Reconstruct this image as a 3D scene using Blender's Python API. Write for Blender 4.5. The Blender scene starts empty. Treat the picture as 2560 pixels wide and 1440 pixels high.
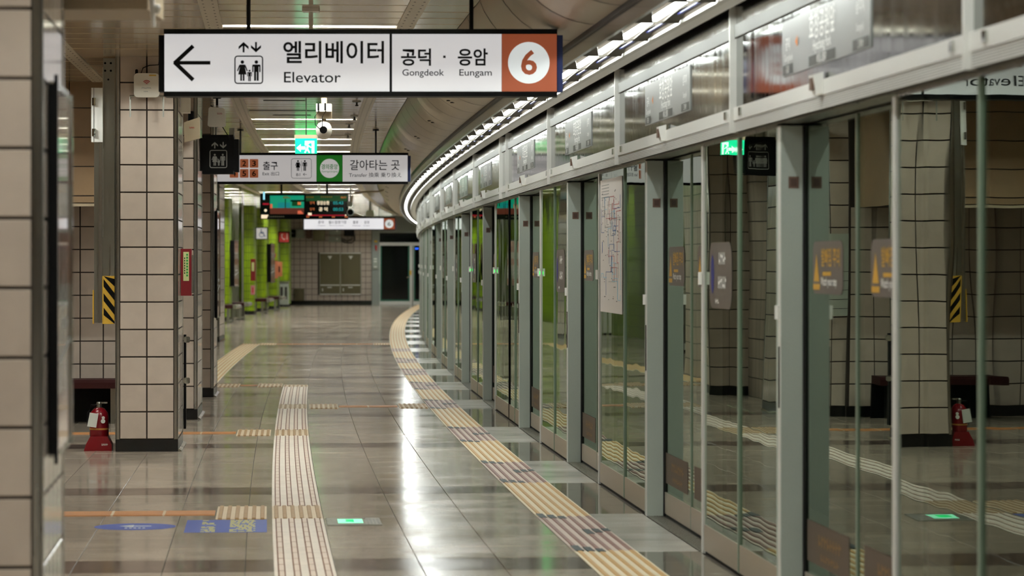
import bpy, math, random
from mathutils import Matrix
random.seed(7)
PI = math.pi
D = bpy.data
SC = bpy.context.scene
COL = SC.collection

# ------------------------------------------------------------------ camera, world, exposure
FPX, HCAM, YHOR, RAD, XHEAD = 7490.0, 1.5, 656.0, 1042.0, 539.0
YAW = math.atan((1280 - XHEAD) / FPX)
cam = D.objects.new('camera', D.cameras.new('camera'))
COL.objects.link(cam)
cam.location = (0, 0, HCAM)
cam.rotation_euler = (PI / 2, 0, -YAW)
cam.data.sensor_width = 36
cam.data.lens = FPX / 2560 * 36
cam.data.shift_y = -(720 - YHOR) / 2560
cam.data.clip_start, cam.data.clip_end = 0.5, 400
cam.data.dof.use_dof = True
cam.data.dof.focus_distance = 24
cam.data.dof.aperture_fstop = 4.5
SC.camera = cam
world = D.worlds.new('world')
SC.world = world
world.use_nodes = True
world.node_tree.nodes['Background'].inputs[0].default_value = (0.02, 0.02, 0.02, 1)
world.node_tree.nodes['Background'].inputs[1].default_value = 0.3
SC.view_settings.view_transform = 'Standard'
SC.view_settings.look = 'None'
SC.view_settings.gamma = 1
SC.view_settings.use_curve_mapping = False
SC.view_settings.exposure = 0.72
TROUGH_E, SLOT_E, SIGN_E = 20.0, 150.0, 0.35
LAMP = 0.62
try:
    SC.cycles.max_bounces = 10
    SC.cycles.glossy_bounces = 5
    SC.cycles.diffuse_bounces = 4
    SC.cycles.transparent_max_bounces = 12
    SC.cycles.sample_clamp_indirect = 6
except Exception:
    pass

# ------------------------------------------------------------------ the platform curves: s runs along it, t across it
def W(s, t):
    a = s / RAD
    return RAD - (RAD - t) * math.cos(a), (RAD - t) * math.sin(a)

def at(u, d):
    """(s, t) of the point d metres in front of the lens that stands above image column u"""
    fw = (math.sin(YAW), math.cos(YAW)); rt = (math.cos(YAW), -math.sin(YAW))
    xc = (u - 1280) / FPX * d
    x = d * fw[0] + xc * rt[0]; y = d * fw[1] + xc * rt[1]
    return RAD * math.atan2(y, RAD - x), RAD - math.hypot(RAD - x, y)

# ------------------------------------------------------------------ materials
def lin(c):
    out = []
    for v in c[:3]:
        v /= 255.0
        out.append(v / 12.92 if v <= 0.04045 else ((v + 0.055) / 1.055) ** 2.4)
    return (*out, 1)

def nodes_of(name):
    m = D.materials.new(name); m.use_nodes = True
    nt = m.node_tree
    return m, nt, nt.nodes, nt.links, nt.nodes['Principled BSDF']

def pm(name, col, rough=0.5, metal=0.0, spec=0.5, emit=None, es=0.0, vary=0.0, grain=0.0, gscale=60, bump=0.0, coat=0.0):
    m, nt, N, L, b = nodes_of(name)
    b.inputs['Base Color'].default_value = lin(col)
    b.inputs['Roughness'].default_value = rough
    b.inputs['Metallic'].default_value = metal
    b.inputs['Specular IOR Level'].default_value = spec
    b.inputs['Coat Weight'].default_value = coat
    b.inputs['Coat Roughness'].default_value = 0.05
    if emit:
        b.inputs['Emission Color'].default_value = lin(emit)
        b.inputs['Emission Strength'].default_value = es if es > 9.5 and 'exit' not in name else es * LAMP
    src = None
    if vary:
        oi = N.new('ShaderNodeObjectInfo')
        mr = N.new('ShaderNodeMapRange')
        L.new(oi.outputs['Random'], mr.inputs[0])
        mr.inputs[3].default_value, mr.inputs[4].default_value = 1 - vary, 1 + vary
        src = mr.outputs[0]
    if grain or bump:
        ge = N.new('ShaderNodeNewGeometry')
        no = N.new('ShaderNodeTexNoise')
        no.inputs['Scale'].default_value = gscale
        no.inputs['Detail'].default_value = 5
        L.new(ge.outputs['Position'], no.inputs['Vector'])
        if grain:
            mg = N.new('ShaderNodeMapRange')
            L.new(no.outputs['Fac'], mg.inputs[0])
            mg.inputs[1].default_value, mg.inputs[2].default_value = 0.3, 0.7
            mg.inputs[3].default_value, mg.inputs[4].default_value = 1 - grain, 1 + grain
            if src is None:
                src = mg.outputs[0]
            else:
                mu = N.new('ShaderNodeMath'); mu.operation = 'MULTIPLY'
                L.new(src, mu.inputs[0]); L.new(mg.outputs[0], mu.inputs[1]); src = mu.outputs[0]
        if bump:
            bp = N.new('ShaderNodeBump')
            bp.inputs['Distance'].default_value = bump
            L.new(no.outputs['Fac'], bp.inputs['Height'])
            L.new(bp.outputs[0], b.inputs['Normal'])
    if src is not None:
        vm = N.new('ShaderNodeVectorMath'); vm.operation = 'SCALE'
        vm.inputs[0].default_value = lin(col)[:3]
        L.new(src, vm.inputs['Scale'])
        L.new(vm.outputs[0], b.inputs['Base Color'])
    return m

def brushed(name, col, r0, r1, sc=(26, 26, 0.5), bump=0.0004, vary=0.0):
    """sheet steel brushed up and down"""
    m, nt, N, L, b = nodes_of(name)
    b.inputs['Metallic'].default_value = 1
    ge = N.new('ShaderNodeNewGeometry'); mp = N.new('ShaderNodeVectorMath'); mp.operation = 'MULTIPLY'
    mp.inputs[1].default_value = sc
    no = N.new('ShaderNodeTexNoise'); no.inputs['Scale'].default_value = 1; no.inputs['Detail'].default_value = 4
    L.new(ge.outputs['Position'], mp.inputs[0]); L.new(mp.outputs[0], no.inputs['Vector'])
    mr = N.new('ShaderNodeMapRange'); L.new(no.outputs['Fac'], mr.inputs[0])
    mr.inputs[1].default_value, mr.inputs[2].default_value, mr.inputs[3].default_value, mr.inputs[4].default_value = .3, .7, r0, r1
    L.new(mr.outputs[0], b.inputs['Roughness'])
    b.inputs['Base Color'].default_value = lin(col)
    bp = N.new('ShaderNodeBump'); bp.inputs['Distance'].default_value = bump
    L.new(no.outputs['Fac'], bp.inputs['Height']); L.new(bp.outputs[0], b.inputs['Normal'])
    return m

def glass(name, tint, wave=0.0014, gain=1.0, scale=(1.6, 1.6, .9)):
    """clear pane: mirror share by angle (both faces of the sheet), the rest passes through tinted"""
    m, nt, N, L, b = nodes_of(name)
    N.remove(b)
    out = N['Material Output']
    tr = N.new('ShaderNodeBsdfTransparent'); tr.inputs[0].default_value = lin(tint)
    gl = N.new('ShaderNodeBsdfGlossy'); gl.inputs['Roughness'].default_value = 0.008
    gl.inputs['Color'].default_value = (.78, .88, .77, 1)
    fr = N.new('ShaderNodeFresnel'); fr.inputs['IOR'].default_value = 1.52
    a = N.new('ShaderNodeMath'); a.operation = 'MULTIPLY'; a.inputs[1].default_value = 2 * gain
    c = N.new('ShaderNodeMath'); c.operation = 'ADD'; c.inputs[1].default_value = 1
    dv = N.new('ShaderNodeMath'); dv.operation = 'DIVIDE'; dv.use_clamp = True
    L.new(fr.outputs[0], a.inputs[0]); L.new(fr.outputs[0], c.inputs[0])
    L.new(a.outputs[0], dv.inputs[0]); L.new(c.outputs[0], dv.inputs[1])
    mx = N.new('ShaderNodeMixShader')
    L.new(dv.outputs[0], mx.inputs[0]); L.new(tr.outputs[0], mx.inputs[1]); L.new(gl.outputs[0], mx.inputs[2])
    L.new(mx.outputs[0], out.inputs[0])
    if wave:
        ge = N.new('ShaderNodeNewGeometry'); mp = N.new('ShaderNodeVectorMath'); mp.operation = 'MULTIPLY'
        mp.inputs[1].default_value = scale
        no = N.new('ShaderNodeTexNoise'); no.inputs['Scale'].default_value = 1; no.inputs['Detail'].default_value = 1
        L.new(ge.outputs['Position'], mp.inputs[0]); L.new(mp.outputs[0], no.inputs['Vector'])
        bp = N.new('ShaderNodeBump'); bp.inputs['Distance'].default_value = wave
        L.new(no.outputs['Fac'], bp.inputs['Height']); L.new(bp.outputs[0], gl.inputs['Normal'])
    return m

def granite(name, col, rough=0.12, dark=0.30, vary=0.10, spec=0.5, coat=0.0):
    m, nt, N, L, b = nodes_of(name)
    ge = N.new('ShaderNodeNewGeometry')
    n1 = N.new('ShaderNodeTexNoise'); n1.inputs['Scale'].default_value = 170; n1.inputs['Detail'].default_value = 3
    n2 = N.new('ShaderNodeTexNoise'); n2.inputs['Scale'].default_value = 1.7; n2.inputs['Detail'].default_value = 3
    for n in (n1, n2):
        L.new(ge.outputs['Position'], n.inputs['Vector'])
    m1 = N.new('ShaderNodeMapRange'); L.new(n1.outputs['Fac'], m1.inputs[0])
    m1.inputs[1].default_value, m1.inputs[2].default_value, m1.inputs[3].default_value, m1.inputs[4].default_value = .35, .65, 1 - dark, 1 + dark
    m2 = N.new('ShaderNodeMapRange'); L.new(n2.outputs['Fac'], m2.inputs[0])
    m2.inputs[1].default_value, m2.inputs[2].default_value, m2.inputs[3].default_value, m2.inputs[4].default_value = .3, .7, .9, 1.1
    oi = N.new('ShaderNodeObjectInfo'); m3 = N.new('ShaderNodeMapRange'); L.new(oi.outputs['Random'], m3.inputs[0])
    m3.inputs[3].default_value, m3.inputs[4].default_value = 1 - vary, 1 + vary
    u = N.new('ShaderNodeMath'); u.operation = 'MULTIPLY'; L.new(m1.outputs[0], u.inputs[0]); L.new(m2.outputs[0], u.inputs[1])
    v = N.new('ShaderNodeMath'); v.operation = 'MULTIPLY'; L.new(u.outputs[0], v.inputs[0]); L.new(m3.outputs[0], v.inputs[1])
    vm = N.new('ShaderNodeVectorMath'); vm.operation = 'SCALE'; vm.inputs[0].default_value = lin(col)[:3]
    L.new(v.outputs[0], vm.inputs['Scale']); L.new(vm.outputs[0], b.inputs['Base Color'])
    mr = N.new('ShaderNodeMapRange'); L.new(n2.outputs['Fac'], mr.inputs[0])
    mr.inputs[1].default_value, mr.inputs[2].default_value, mr.inputs[3].default_value, mr.inputs[4].default_value = .3, .7, rough * .75, rough * 1.35
    L.new(mr.outputs[0], b.inputs['Roughness'])
    b.inputs['Specular IOR Level'].default_value = spec
    b.inputs['Coat Weight'].default_value = coat; b.inputs['Coat Roughness'].default_value = .045
    return m

def brick_mat(name, col, grout, w, h, gap, rough=.3, uv=True, vary=.06):
    """tiles too small in the picture to build: brick texture over a UV map laid out in metres"""
    m, nt, N, L, b = nodes_of(name)
    tc = N.new('ShaderNodeTexCoord'); br = N.new('ShaderNodeTexBrick')
    br.offset = 0; br.squash = 1
    br.inputs['Scale'].default_value = 1
    br.inputs['Brick Width'].default_value = w; br.inputs['Row Height'].default_value = h
    br.inputs['Mortar Size'].default_value = gap
    c1 = lin([max(0, x * (1 - vary)) for x in col]); c2 = lin([min(255, x * (1 + vary)) for x in col])
    br.inputs['Color1'].default_value = c1; br.inputs['Color2'].default_value = c2
    br.inputs['Mortar'].default_value = lin(grout)
    L.new(tc.outputs['UV'], br.inputs['Vector'])
    L.new(br.outputs['Color'], b.inputs['Base Color'])
    b.inputs['Roughness'].default_value = rough
    bp = N.new('ShaderNodeBump'); bp.invert = True; bp.inputs['Distance'].default_value = .003
    L.new(br.outputs['Fac'], bp.inputs['Height']); L.new(bp.outputs[0], b.inputs['Normal'])
    return m

M = {}
M['tile'] = pm('glazed_beige_tile', (197, 182, 168), .11, vary=.045, grain=.05, gscale=9, spec=.5)
M['tile_brown'] = pm('brown_wall_tile', (142, 116, 86), .45, vary=.05, grain=.05, gscale=9)
M['tile_far'] = pm('far_beige_tile', (178, 164, 152), .4, vary=.05)
M['grout'] = pm('dark_grout', (46, 36, 28), .8)
M['steel'] = brushed('stainless_steel', (196, 196, 190), .16, .3)
M['steel_dark'] = brushed('dull_stainless_steel', (156, 155, 146), .25, .42)
M['mirror_steel'] = pm('polished_steel', (205, 208, 200), .07, 1.0, bump=.0015, gscale=3)
M['black'] = pm('satin_black', (5, 5, 6), .5, spec=.12)
M['black_stone'] = pm('black_polished_stone', (12, 12, 13), .25)
M['rubber'] = pm('black_rubber', (10, 11, 10), .6)
M['navy'] = pm('navy_end_cap', (22, 40, 96), .4)
M['white'] = pm('white_plastic', (240, 239, 234), .4)
M['white_warm'] = pm('cream_plastic', (238, 233, 220), .45)
M['white_enamel'] = pm('white_enamel', (240, 238, 228), .35, spec=.5)
M['beige_metal'] = pm('beige_painted_metal', (168, 152, 126), .5)
M['pillar'] = pm('grey_green_powder_coat', (176, 185, 177), .42, spec=.4, grain=.03, gscale=200)
M['alu'] = pm('satin_aluminium', (220, 219, 214), .42, .12)
M['alu_plate'] = pm('brushed_kick_plate', (188, 178, 163), .42, .6, grain=.05, gscale=120)
M['header_metal'] = pm('header_satin_sheet', (224, 223, 218), .36, .12)
M['header_band'] = pm('header_grey_band', (140, 141, 137), .55, .0, spec=.3)
M['mullion'] = pm('green_glass_joint', (132, 150, 132), .3, .2)
M['header_panel'] = brushed('header_graphic_panel', (134, 138, 134), .05, .12, sc=(14, 14, .5), bump=.00025)
M['header_gloss'] = brushed('header_upper_panel', (190, 192, 188), .08, .16, sc=(14, 14, .5), bump=.0003)
M['sign_grey'] = pm('grey_station_panel', (150, 152, 150), .3, .2, spec=.5)
M['sign_dark'] = pm('dark_grey_print', (70, 72, 68), .4)
M['print_white'] = pm('white_print', (240, 240, 236), .5)
M['print_black'] = pm('black_print', (8, 8, 9), .5, spec=.12)
M['print_grey'] = pm('grey_print', (150, 150, 146), .5)
M['print_orange'] = pm('orange_print', (226, 130, 40), .5)
M['print_yellow'] = pm('yellow_print', (196, 150, 54), .5)
M['print_green'] = pm('green_print', (30, 150, 60), .5)
M['print_red'] = pm('red_print', (176, 36, 34), .5)
M['print_blue'] = pm('blue_print', (30, 84, 150), .5)
M['print_navy'] = pm('dark_blue_print', (28, 36, 110), .5)
M['print_cyan'] = pm('cyan_print', (130, 190, 214), .5)
M['print_pink'] = pm('pink_print', (190, 120, 130), .5)
M['sticker'] = pm('taupe_vinyl_sticker', (98, 90, 84), .45)
M['sticker_low'] = pm('low_brown_sticker', (84, 70, 58), .5)
M['sticker_print'] = pm('faded_ochre_print', (132, 100, 52), .5)
M['plaque'] = pm('brown_plaque', (104, 80, 66), .5)
M['plaque_in'] = pm('dark_brown_plaque_face', (76, 54, 46), .5)
M['glass'] = glass('platform_glass', (170, 190, 178))
M['door_glass'] = glass('door_glass', (150, 186, 168), wave=.0008)
M['dark_glass'] = pm('dark_office_glass', (8, 12, 12), .06)
M['green_edge'] = pm('green_glass_edge', (34, 96, 76), .3)
M['tunnel'] = pm('tunnel_concrete', (52, 50, 47), .85, grain=.2, gscale=3)
M['ceiling'] = pm('cream_ceiling_sheet', (174, 156, 128), .15, .0, spec=.55, vary=.035)
M['ceiling_back'] = pm('dark_ceiling_void', (30, 26, 22), .9)
M['perforated'] = pm('ceiling_cover_strip', (190, 178, 156), .4)
M['screw_hole'] = pm('screw_hole', (60, 50, 40), .6)
M['duct'] = pm('duct_cladding', (168, 152, 128), .38, .12, spec=.5, bump=.004, gscale=2.2)
M['duct_seam'] = pm('duct_seam', (118, 106, 88), .4, .3)
M['dark_metal'] = pm('dark_brown_metal', (44, 38, 30), .5, .3)
M['trough_side'] = pm('trough_side_steel', (150, 156, 152), .16, .9)
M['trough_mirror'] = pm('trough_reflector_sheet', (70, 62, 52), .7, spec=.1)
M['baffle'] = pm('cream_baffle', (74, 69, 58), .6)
M['tube'] = pm('lit_fluorescent_tube', (255, 255, 255), .3, emit=(244, 250, 246), es=TROUGH_E)
M['slot_tube'] = pm('lit_ceiling_tube', (255, 255, 255), .3, emit=(245, 249, 243), es=SLOT_E)
M['dead_tube'] = pm('unlit_tube', (70, 66, 58), .4)  # tube colour darkened to look switched off
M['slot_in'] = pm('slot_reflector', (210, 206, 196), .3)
M['slot_dark'] = pm('unlit_slot_reflector', (58, 52, 42), .5)  # same reflector painted darker, its missing light put into the colour
M['sign_face'] = pm('backlit_white_face', (214, 213, 212), .5, emit=(226, 226, 230), es=SIGN_E / LAMP)
M['sign_face_dim'] = pm('backlit_white_face_dim', (208, 206, 203), .5, emit=(216, 214, 216), es=.46)
M['sign_face_far'] = pm('backlit_white_face_far', (214, 213, 212), .5, emit=(232, 232, 240), es=.8)
M['line_brown'] = pm('line_orange_brown', (168, 88, 58), .5, emit=(178, 92, 60), es=.32)
M['line_white'] = pm('backlit_disc', (226, 230, 230), .5, emit=(220, 228, 230), es=.62)
M['exit_square'] = pm('exit_number_square', (186, 110, 72), .5, emit=(186, 106, 70), es=.28)
M['line_green'] = pm('line_green', (20, 128, 30), .5, emit=(20, 130, 30), es=.28)
M['exit_green'] = pm('lit_exit_green', (0, 200, 150), .4, emit=(4, 200, 128), es=.95)
M['exit_bright'] = pm('bright_exit_green', (0, 200, 120), .4, emit=(10, 220, 110), es=8.0)
M['exit_white'] = pm('lit_exit_white', (230, 255, 245), .4, emit=(215, 255, 240), es=1.3)
M['floor_green'] = pm('lit_floor_arrow', (120, 240, 190), .3, emit=(150, 240, 200), es=.9)
M['floor_green2'] = pm('lit_floor_arrow_core', (30, 200, 120), .3, emit=(40, 205, 130), es=.8)
M['led_green'] = pm('green_led', (20, 220, 80), .4, emit=(20, 240, 80), es=2.5)
M['led_blue'] = pm('blue_led', (30, 90, 255), .4, emit=(30, 90, 255), es=2.0)
M['scr_teal'] = pm('screen_teal', (10, 130, 100), .3, emit=(16, 140, 108), es=.9)
M['scr_teal2'] = pm('screen_blue_teal', (10, 120, 124), .3, emit=(16, 128, 130), es=.8)
M['scr_brown'] = pm('screen_brown', (90, 44, 32), .3, emit=(88, 44, 32), es=.8)
M['scr_coral'] = pm('screen_coral', (196, 96, 70), .3, emit=(200, 96, 70), es=.9)
M['scr_dark'] = pm('screen_black', (6, 8, 8), .15, emit=(4, 8, 8), es=.3)
M['scr_green'] = pm('screen_dark_green', (4, 62, 26), .3, emit=(4, 64, 26), es=.7)
M['scr_white'] = pm('screen_white', (240, 220, 190), .3, emit=(244, 224, 190), es=1.0)
M['scr_orange'] = pm('screen_orange', (200, 110, 60), .3, emit=(204, 112, 62), es=.9)
M['scr_cyan'] = pm('screen_cyan', (20, 140, 140), .3, emit=(20, 150, 150), es=.9)
M['scr_red'] = pm('screen_red', (150, 20, 40), .3, emit=(156, 20, 40), es=.9)
M['scr_sky'] = pm('screen_light_blue', (150, 220, 240), .3, emit=(150, 220, 240), es=1.2)
M['floor'] = granite('taupe_granite', (172, 158, 142), .14, spec=.6)
M['floor_band'] = granite('brown_granite_band', (106, 89, 81), .13, spec=.6)
M['floor_psd'] = granite('grey_green_granite', (134, 130, 118), .07, spec=.6)
M['floor_light'] = granite('pale_granite', (188, 184, 176), .2, dark=.15)
M['floor_joint'] = pm('floor_joint', (84, 76, 67), .7)
M['tac_cream'] = pm('cream_tactile_tile', (236, 224, 210), .5, vary=.03, grain=.05, gscale=12)
M['tac_ridge'] = pm('cream_tactile_ridge', (228, 210, 194), .5, grain=.06, gscale=20)
M['tac_dirt'] = pm('dirty_tactile_groove', (118, 76, 52), .7)
M['tac_tan'] = pm('tan_tactile_ridge', (176, 142, 100), .5, grain=.06, gscale=20)
M['tac_base'] = pm('pale_tactile_base', (222, 202, 172), .5)
M['tac_yellow'] = pm('ochre_tactile_ridge', (202, 160, 98), .45)
M['tac_yellow_base'] = pm('yellow_cream_tactile_base', (230, 217, 188), .5)
M['tac_mauve'] = pm('mauve_tactile_ridge', (142, 104, 94), .45)
M['tac_mauve_base'] = pm('mauve_tactile_base', (206, 190, 178), .5)
M['tac_mark'] = pm('dark_tactile_mark', (40, 52, 54), .5)
M['orange_tile'] = pm('orange_guide_tile', (196, 132, 76), .45, grain=.06, gscale=14)
M['sticker_blue'] = pm('blue_floor_sticker', (60, 84, 168), .4)
M['sticker_yellow'] = pm('yellow_floor_print', (214, 204, 100), .5)
M['ext_red'] = pm('fire_red_enamel', (126, 12, 24), .25)
M['bench_red'] = pm('dark_red_lacquer', (48, 12, 11), .6, spec=.2)
M['box_red'] = pm('red_alarm_box', (122, 14, 26), .4)
M['label_green'] = pm('pale_green_label', (206, 214, 150), .5)
M['yellow'] = pm('warning_yellow', (222, 176, 60), .45)
M['gold'] = pm('gold_band', (190, 130, 60), .4)
M['tag_white'] = pm('paper_tag', (220, 222, 214), .6)
M['map_paper'] = pm('map_paper', (214, 208, 202), .6)
M['poster'] = pm('line_map_poster', (190, 178, 168), .35, coat=1.0)
M['poster_brown'] = pm('poster_brown_band', (160, 104, 84), .35, coat=1.0)
M['notice'] = pm('notice_paper', (196, 202, 190), .6)
M['green_tile'] = brick_mat('lime_green_tile', (130, 156, 12), (66, 84, 6), .062, .222, .009)
M['green_wall'] = brick_mat('lime_green_wall_tile', (100, 122, 14), (60, 80, 6), .062, .222, .006)
M['side_tile'] = brick_mat('plain_wall_tiling', (176, 160, 144), (46, 36, 28), .2175, .2175, .006, .35)
M['far_grey'] = pm('far_grey_paint', (140, 146, 140), .5)
M['cabinet'] = brushed('dull_cabinet_steel', (112, 106, 84), .34, .5)
M['far_box'] = pm('far_grey_box', (150, 156, 144), .5)
M['orange_box'] = pm('orange_phone_box', (186, 112, 80), .45)
M['ac_white'] = pm('air_conditioner_shell', (214, 212, 204), .45)
M['ac_grille'] = pm('air_conditioner_grille', (110, 108, 100), .6)

# ------------------------------------------------------------------ mesh building
class MB:
    def __init__(self):
        self.v, self.f, self.uv = [], [], None
    def face(self, pts):
        n = len(self.v); self.v += [tuple(p) for p in pts]; self.f.append(tuple(range(n, n + len(pts)))); return self
    def box(self, x0, x1, y0, y1, z0, z1):
        n = len(self.v)
        self.v += [(x, y, z) for z in (z0, z1) for y in (y0, y1) for x in (x0, x1)]
        self.f += [tuple(n + i for i in q) for q in ((0, 2, 3, 1), (4, 5, 7, 6), (0, 1, 5, 4), (2, 6, 7, 3), (0, 4, 6, 2), (1, 3, 7, 5))]
        return self
    def slab(self, w, h, d, c, axis):
        """tile: w x h plate standing d proud of its backing with chamfered rim; axis: 'y-' faces -y, 'x+' +x, 'x-' -x, 'z+' up"""
        n = len(self.v); a, b = w / 2, h / 2
        ring = lambda p, q, o: [(-p, -q, o), (p, -q, o), (p, q, o), (-p, q, o)]
        pts = ring(a, b, 0) + ring(a, b, d - c) + ring(a - c, b - c, d)
        mp = {'y-': lambda x, y, z: (x, -z, y), 'x+': lambda x, y, z: (z, x, y), 'x-': lambda x, y, z: (-z, -x, y), 'z+': lambda x, y, z: (x, y, z)}[axis]
        self.v += [mp(*p) for p in pts]
        self.f.append(tuple(n + i for i in (8, 9, 10, 11)))
        for r in (0, 4):
            for i in range(4):
                j = (i + 1) % 4
                self.f.append((n + r + i, n + r + j, n + r + 4 + j, n + r + 4 + i))
        return self
    def ring_loft(self, rings, caps=True):
        n = len(self.v); k = len(rings[0])
        for r in rings: self.v += [tuple(p) for p in r]
        for a in range(len(rings) - 1):
            for i in range(k):
                j = (i + 1) % k
                self.f.append((n + a * k + i, n + a * k + j, n + (a + 1) * k + j, n + (a + 1) * k + i))
        if caps:
            self.f.append(tuple(n + i for i in reversed(range(k))))
            self.f.append(tuple(n + (len(rings) - 1) * k + i for i in range(k)))
        return self
    def tube(self, pts, r, n=8):
        """round bar along a polyline"""
        rings = []
        for i, p in enumerate(pts):
            a = pts[max(0, i - 1)]; b = pts[min(len(pts) - 1, i + 1)]
            d = [b[k] - a[k] for k in range(3)]; l = math.sqrt(sum(x * x for x in d)) or 1
            d = [x / l for x in d]
            up = (0, 0, 1) if abs(d[2]) < .9 else (1, 0, 0)
            u = (d[1] * up[2] - d[2] * up[1], d[2] * up[0] - d[0] * up[2], d[0] * up[1] - d[1] * up[0])
            l = math.sqrt(sum(x * x for x in u)); u = [x / l for x in u]
            w = (d[1] * u[2] - d[2] * u[1], d[2] * u[0] - d[0] * u[2], d[0] * u[1] - d[1] * u[0])
            rr = r[i] if isinstance(r, (list, tuple)) else r
            rings.append([tuple(p[k] + rr * (u[k] * math.cos(2 * PI * j / n) + w[k] * math.sin(2 * PI * j / n)) for k in range(3)) for j in range(n)])
        return self.ring_loft(rings)
    def lathe(self, prof, x=0, y=0, n=16):
        """prof: (radius, z) upwards"""
        return self.ring_loft([[(x + r * math.cos(2 * PI * j / n), y + r * math.sin(2 * PI * j / n), z) for j in range(n)] for r, z in prof])
    def prism(self, poly, a, b, axis='y'):
        """outline poly [(p,q)] extruded from a to b along axis: y: (p,·,q)  x: (·,p,q)  z: (p,q,·)"""
        mk = {'y': lambda p, q, o: (p, o, q), 'x': lambda p, q, o: (o, p, q), 'z': lambda p, q, o: (p, q, o)}[axis]
        return self.ring_loft([[mk(p, q, a) for p, q in poly], [mk(p, q, b) for p, q in poly]])
    def flat(self, poly, mapper):
        return self.face([mapper(p, q) for p, q in poly])
    def add(self, other, mapper=lambda x, y, z: (x, y, z)):
        n = len(self.v); self.v += [mapper(*p) for p in other.v]; self.f += [tuple(n + i for i in q) for q in other.f]; return self
    def mesh(self, name, mat, smooth=None):
        me = D.meshes.new(name)
        me.from_pydata(self.v, [], self.f); me.update()
        if self.uv:
            ul = me.uv_layers.new(name='UVMap')
            for lo in me.loops: ul.data[lo.index].uv = self.uv[lo.vertex_index]
        if mat is not None: me.materials.append(M[mat] if isinstance(mat, str) else mat)
        if smooth:
            for p in me.polygons: p.use_smooth = True
            me.set_sharp_from_angle(angle=math.radians(smooth))
        return me

def rrect(w, h, r, n=4, cx=0, cz=0):
    pts = []
    for (sx, sy, a0) in ((1, 1, 0), (-1, 1, 90), (-1, -1, 180), (1, -1, 270)):
        for i in range(n + 1):
            a = math.radians(a0 + 90 * i / n)
            pts.append((cx + sx * (w / 2 - r) + r * math.cos(a), cz + sy * (h / 2 - r) + r * math.sin(a)))
    return pts

def circ(r, cx=0, cz=0, n=24):
    return [(cx + r * math.cos(2 * PI * i / n), cz + r * math.sin(2 * PI * i / n)) for i in range(n)]

def link(o, parent=None):
    COL.objects.link(o)
    if parent is not None: o.parent = parent
    return o

def part(name, mb, mat, parent, label=None, smooth=None, loc=None, rot=None, kind=None):
    me = mb if isinstance(mb, bpy.types.Mesh) else mb.mesh(name, mat, smooth)
    o = D.objects.new(name, me)
    link(o, parent)
    if loc: o.location = loc
    if rot: o.rotation_euler = rot
    if label: o['label'] = label
    if kind: o['kind'] = kind
    return o

def thing(name, label, cat, s, t, z=0.0, group=None, rot=None):
    o = D.objects.new(name, None); link(o)
    x, y = W(s, t)
    o.location = (x, y, z)
    o.rotation_euler = (0, 0, -s / RAD if rot is None else rot)
    o.empty_display_size = .1
    o['label'] = label; o['category'] = cat
    if group: o['group'] = group
    return o

def tag(o, label, cat, group=None):
    o['label'] = label; o['category'] = cat
    if group: o['group'] = group
    return o

def struct(name, mb, mat, smooth=None):
    o = part(name, mb, mat, None, smooth=smooth)
    o['kind'] = 'structure'
    return o

def sweep(prof, s0, s1, ds=1.2, closed=False, origin=(0, 0, 0)):
    """profile [(t,z)] carried along the curve of the platform, in world axes"""
    m = MB(); n = max(1, math.ceil((s1 - s0) / ds)); k = len(prof)
    for i in range(n + 1):
        s = s0 + (s1 - s0) * i / n
        for t, z in prof:
            x, y = W(s, t); m.v.append((x - origin[0], y - origin[1], z - origin[2]))
    for i in range(n):
        for j in range(k if closed else k - 1):
            j2 = (j + 1) % k
            m.f.append((i * k + j, i * k + j2, (i + 1) * k + j2, (i + 1) * k + j))
    if closed:
        m.f.append(tuple(reversed(range(k)))); m.f.append(tuple(n * k + i for i in range(k)))
    return m

def rect(t0, t1, z0, z1):
    return [(t0, z0), (t1, z0), (t1, z1), (t0, z1)]

_txt = {}
def text(txt, size, bold=0.0, align='CENTER', width=None):
    """flat letters as an MB, baseline at y=0, centred on x; squeezed to width when given"""
    key = (txt, size, bold, align, width)
    if key in _txt: return _txt[key]
    cu = D.curves.new('lettering', 'FONT'); cu.body = txt; cu.size = size; cu.align_x = align
    cu.resolution_u = 3; cu.offset = bold * size; cu.fill_mode = 'FRONT'
    o = D.objects.new('lettering', cu); COL.objects.link(o)
    dg = bpy.context.evaluated_depsgraph_get()
    me = D.meshes.new_from_object(o.evaluated_get(dg))
    m = MB(); m.v = [tuple(v.co) for v in me.vertices]; m.f = [tuple(p.vertices) for p in me.polygons]
    D.objects.remove(o); D.meshes.remove(me)
    if width and m.v:
        xs = [p[0] for p in m.v]; w = max(xs) - min(xs); c = (max(xs) + min(xs)) / 2
        m.v = [((p[0] - c) * width / w, p[1], p[2]) for p in m.v]
    _txt[key] = m
    return m

# mappers from a drawing plane (p right, q up) to the three directions things face
def face_cam(cx=0, cz=0, y=0):  return lambda p, q, r=0: (cx + p, y - r, cz + q)           # seen from the camera, faces -y
def face_psd(cy=0, cz=0, x=0):  return lambda p, q, r=0: (x - r, cy - p, cz + q)           # on the screen, faces the platform (-x)
def face_col(cy=0, cz=0, x=0):  return lambda p, q, r=0: (x + r, cy + p, cz + q)           # on a column side, faces the track (+x)
def face_up(cx=0, cy=0, z=0):   return lambda p, q, r=0: (cx + p, cy + q, z + r)

def poly_mb(polys, mp):
    m = MB()
    for p in polys: m.face([mp(a, b) for a, b in p])
    return m

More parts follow.
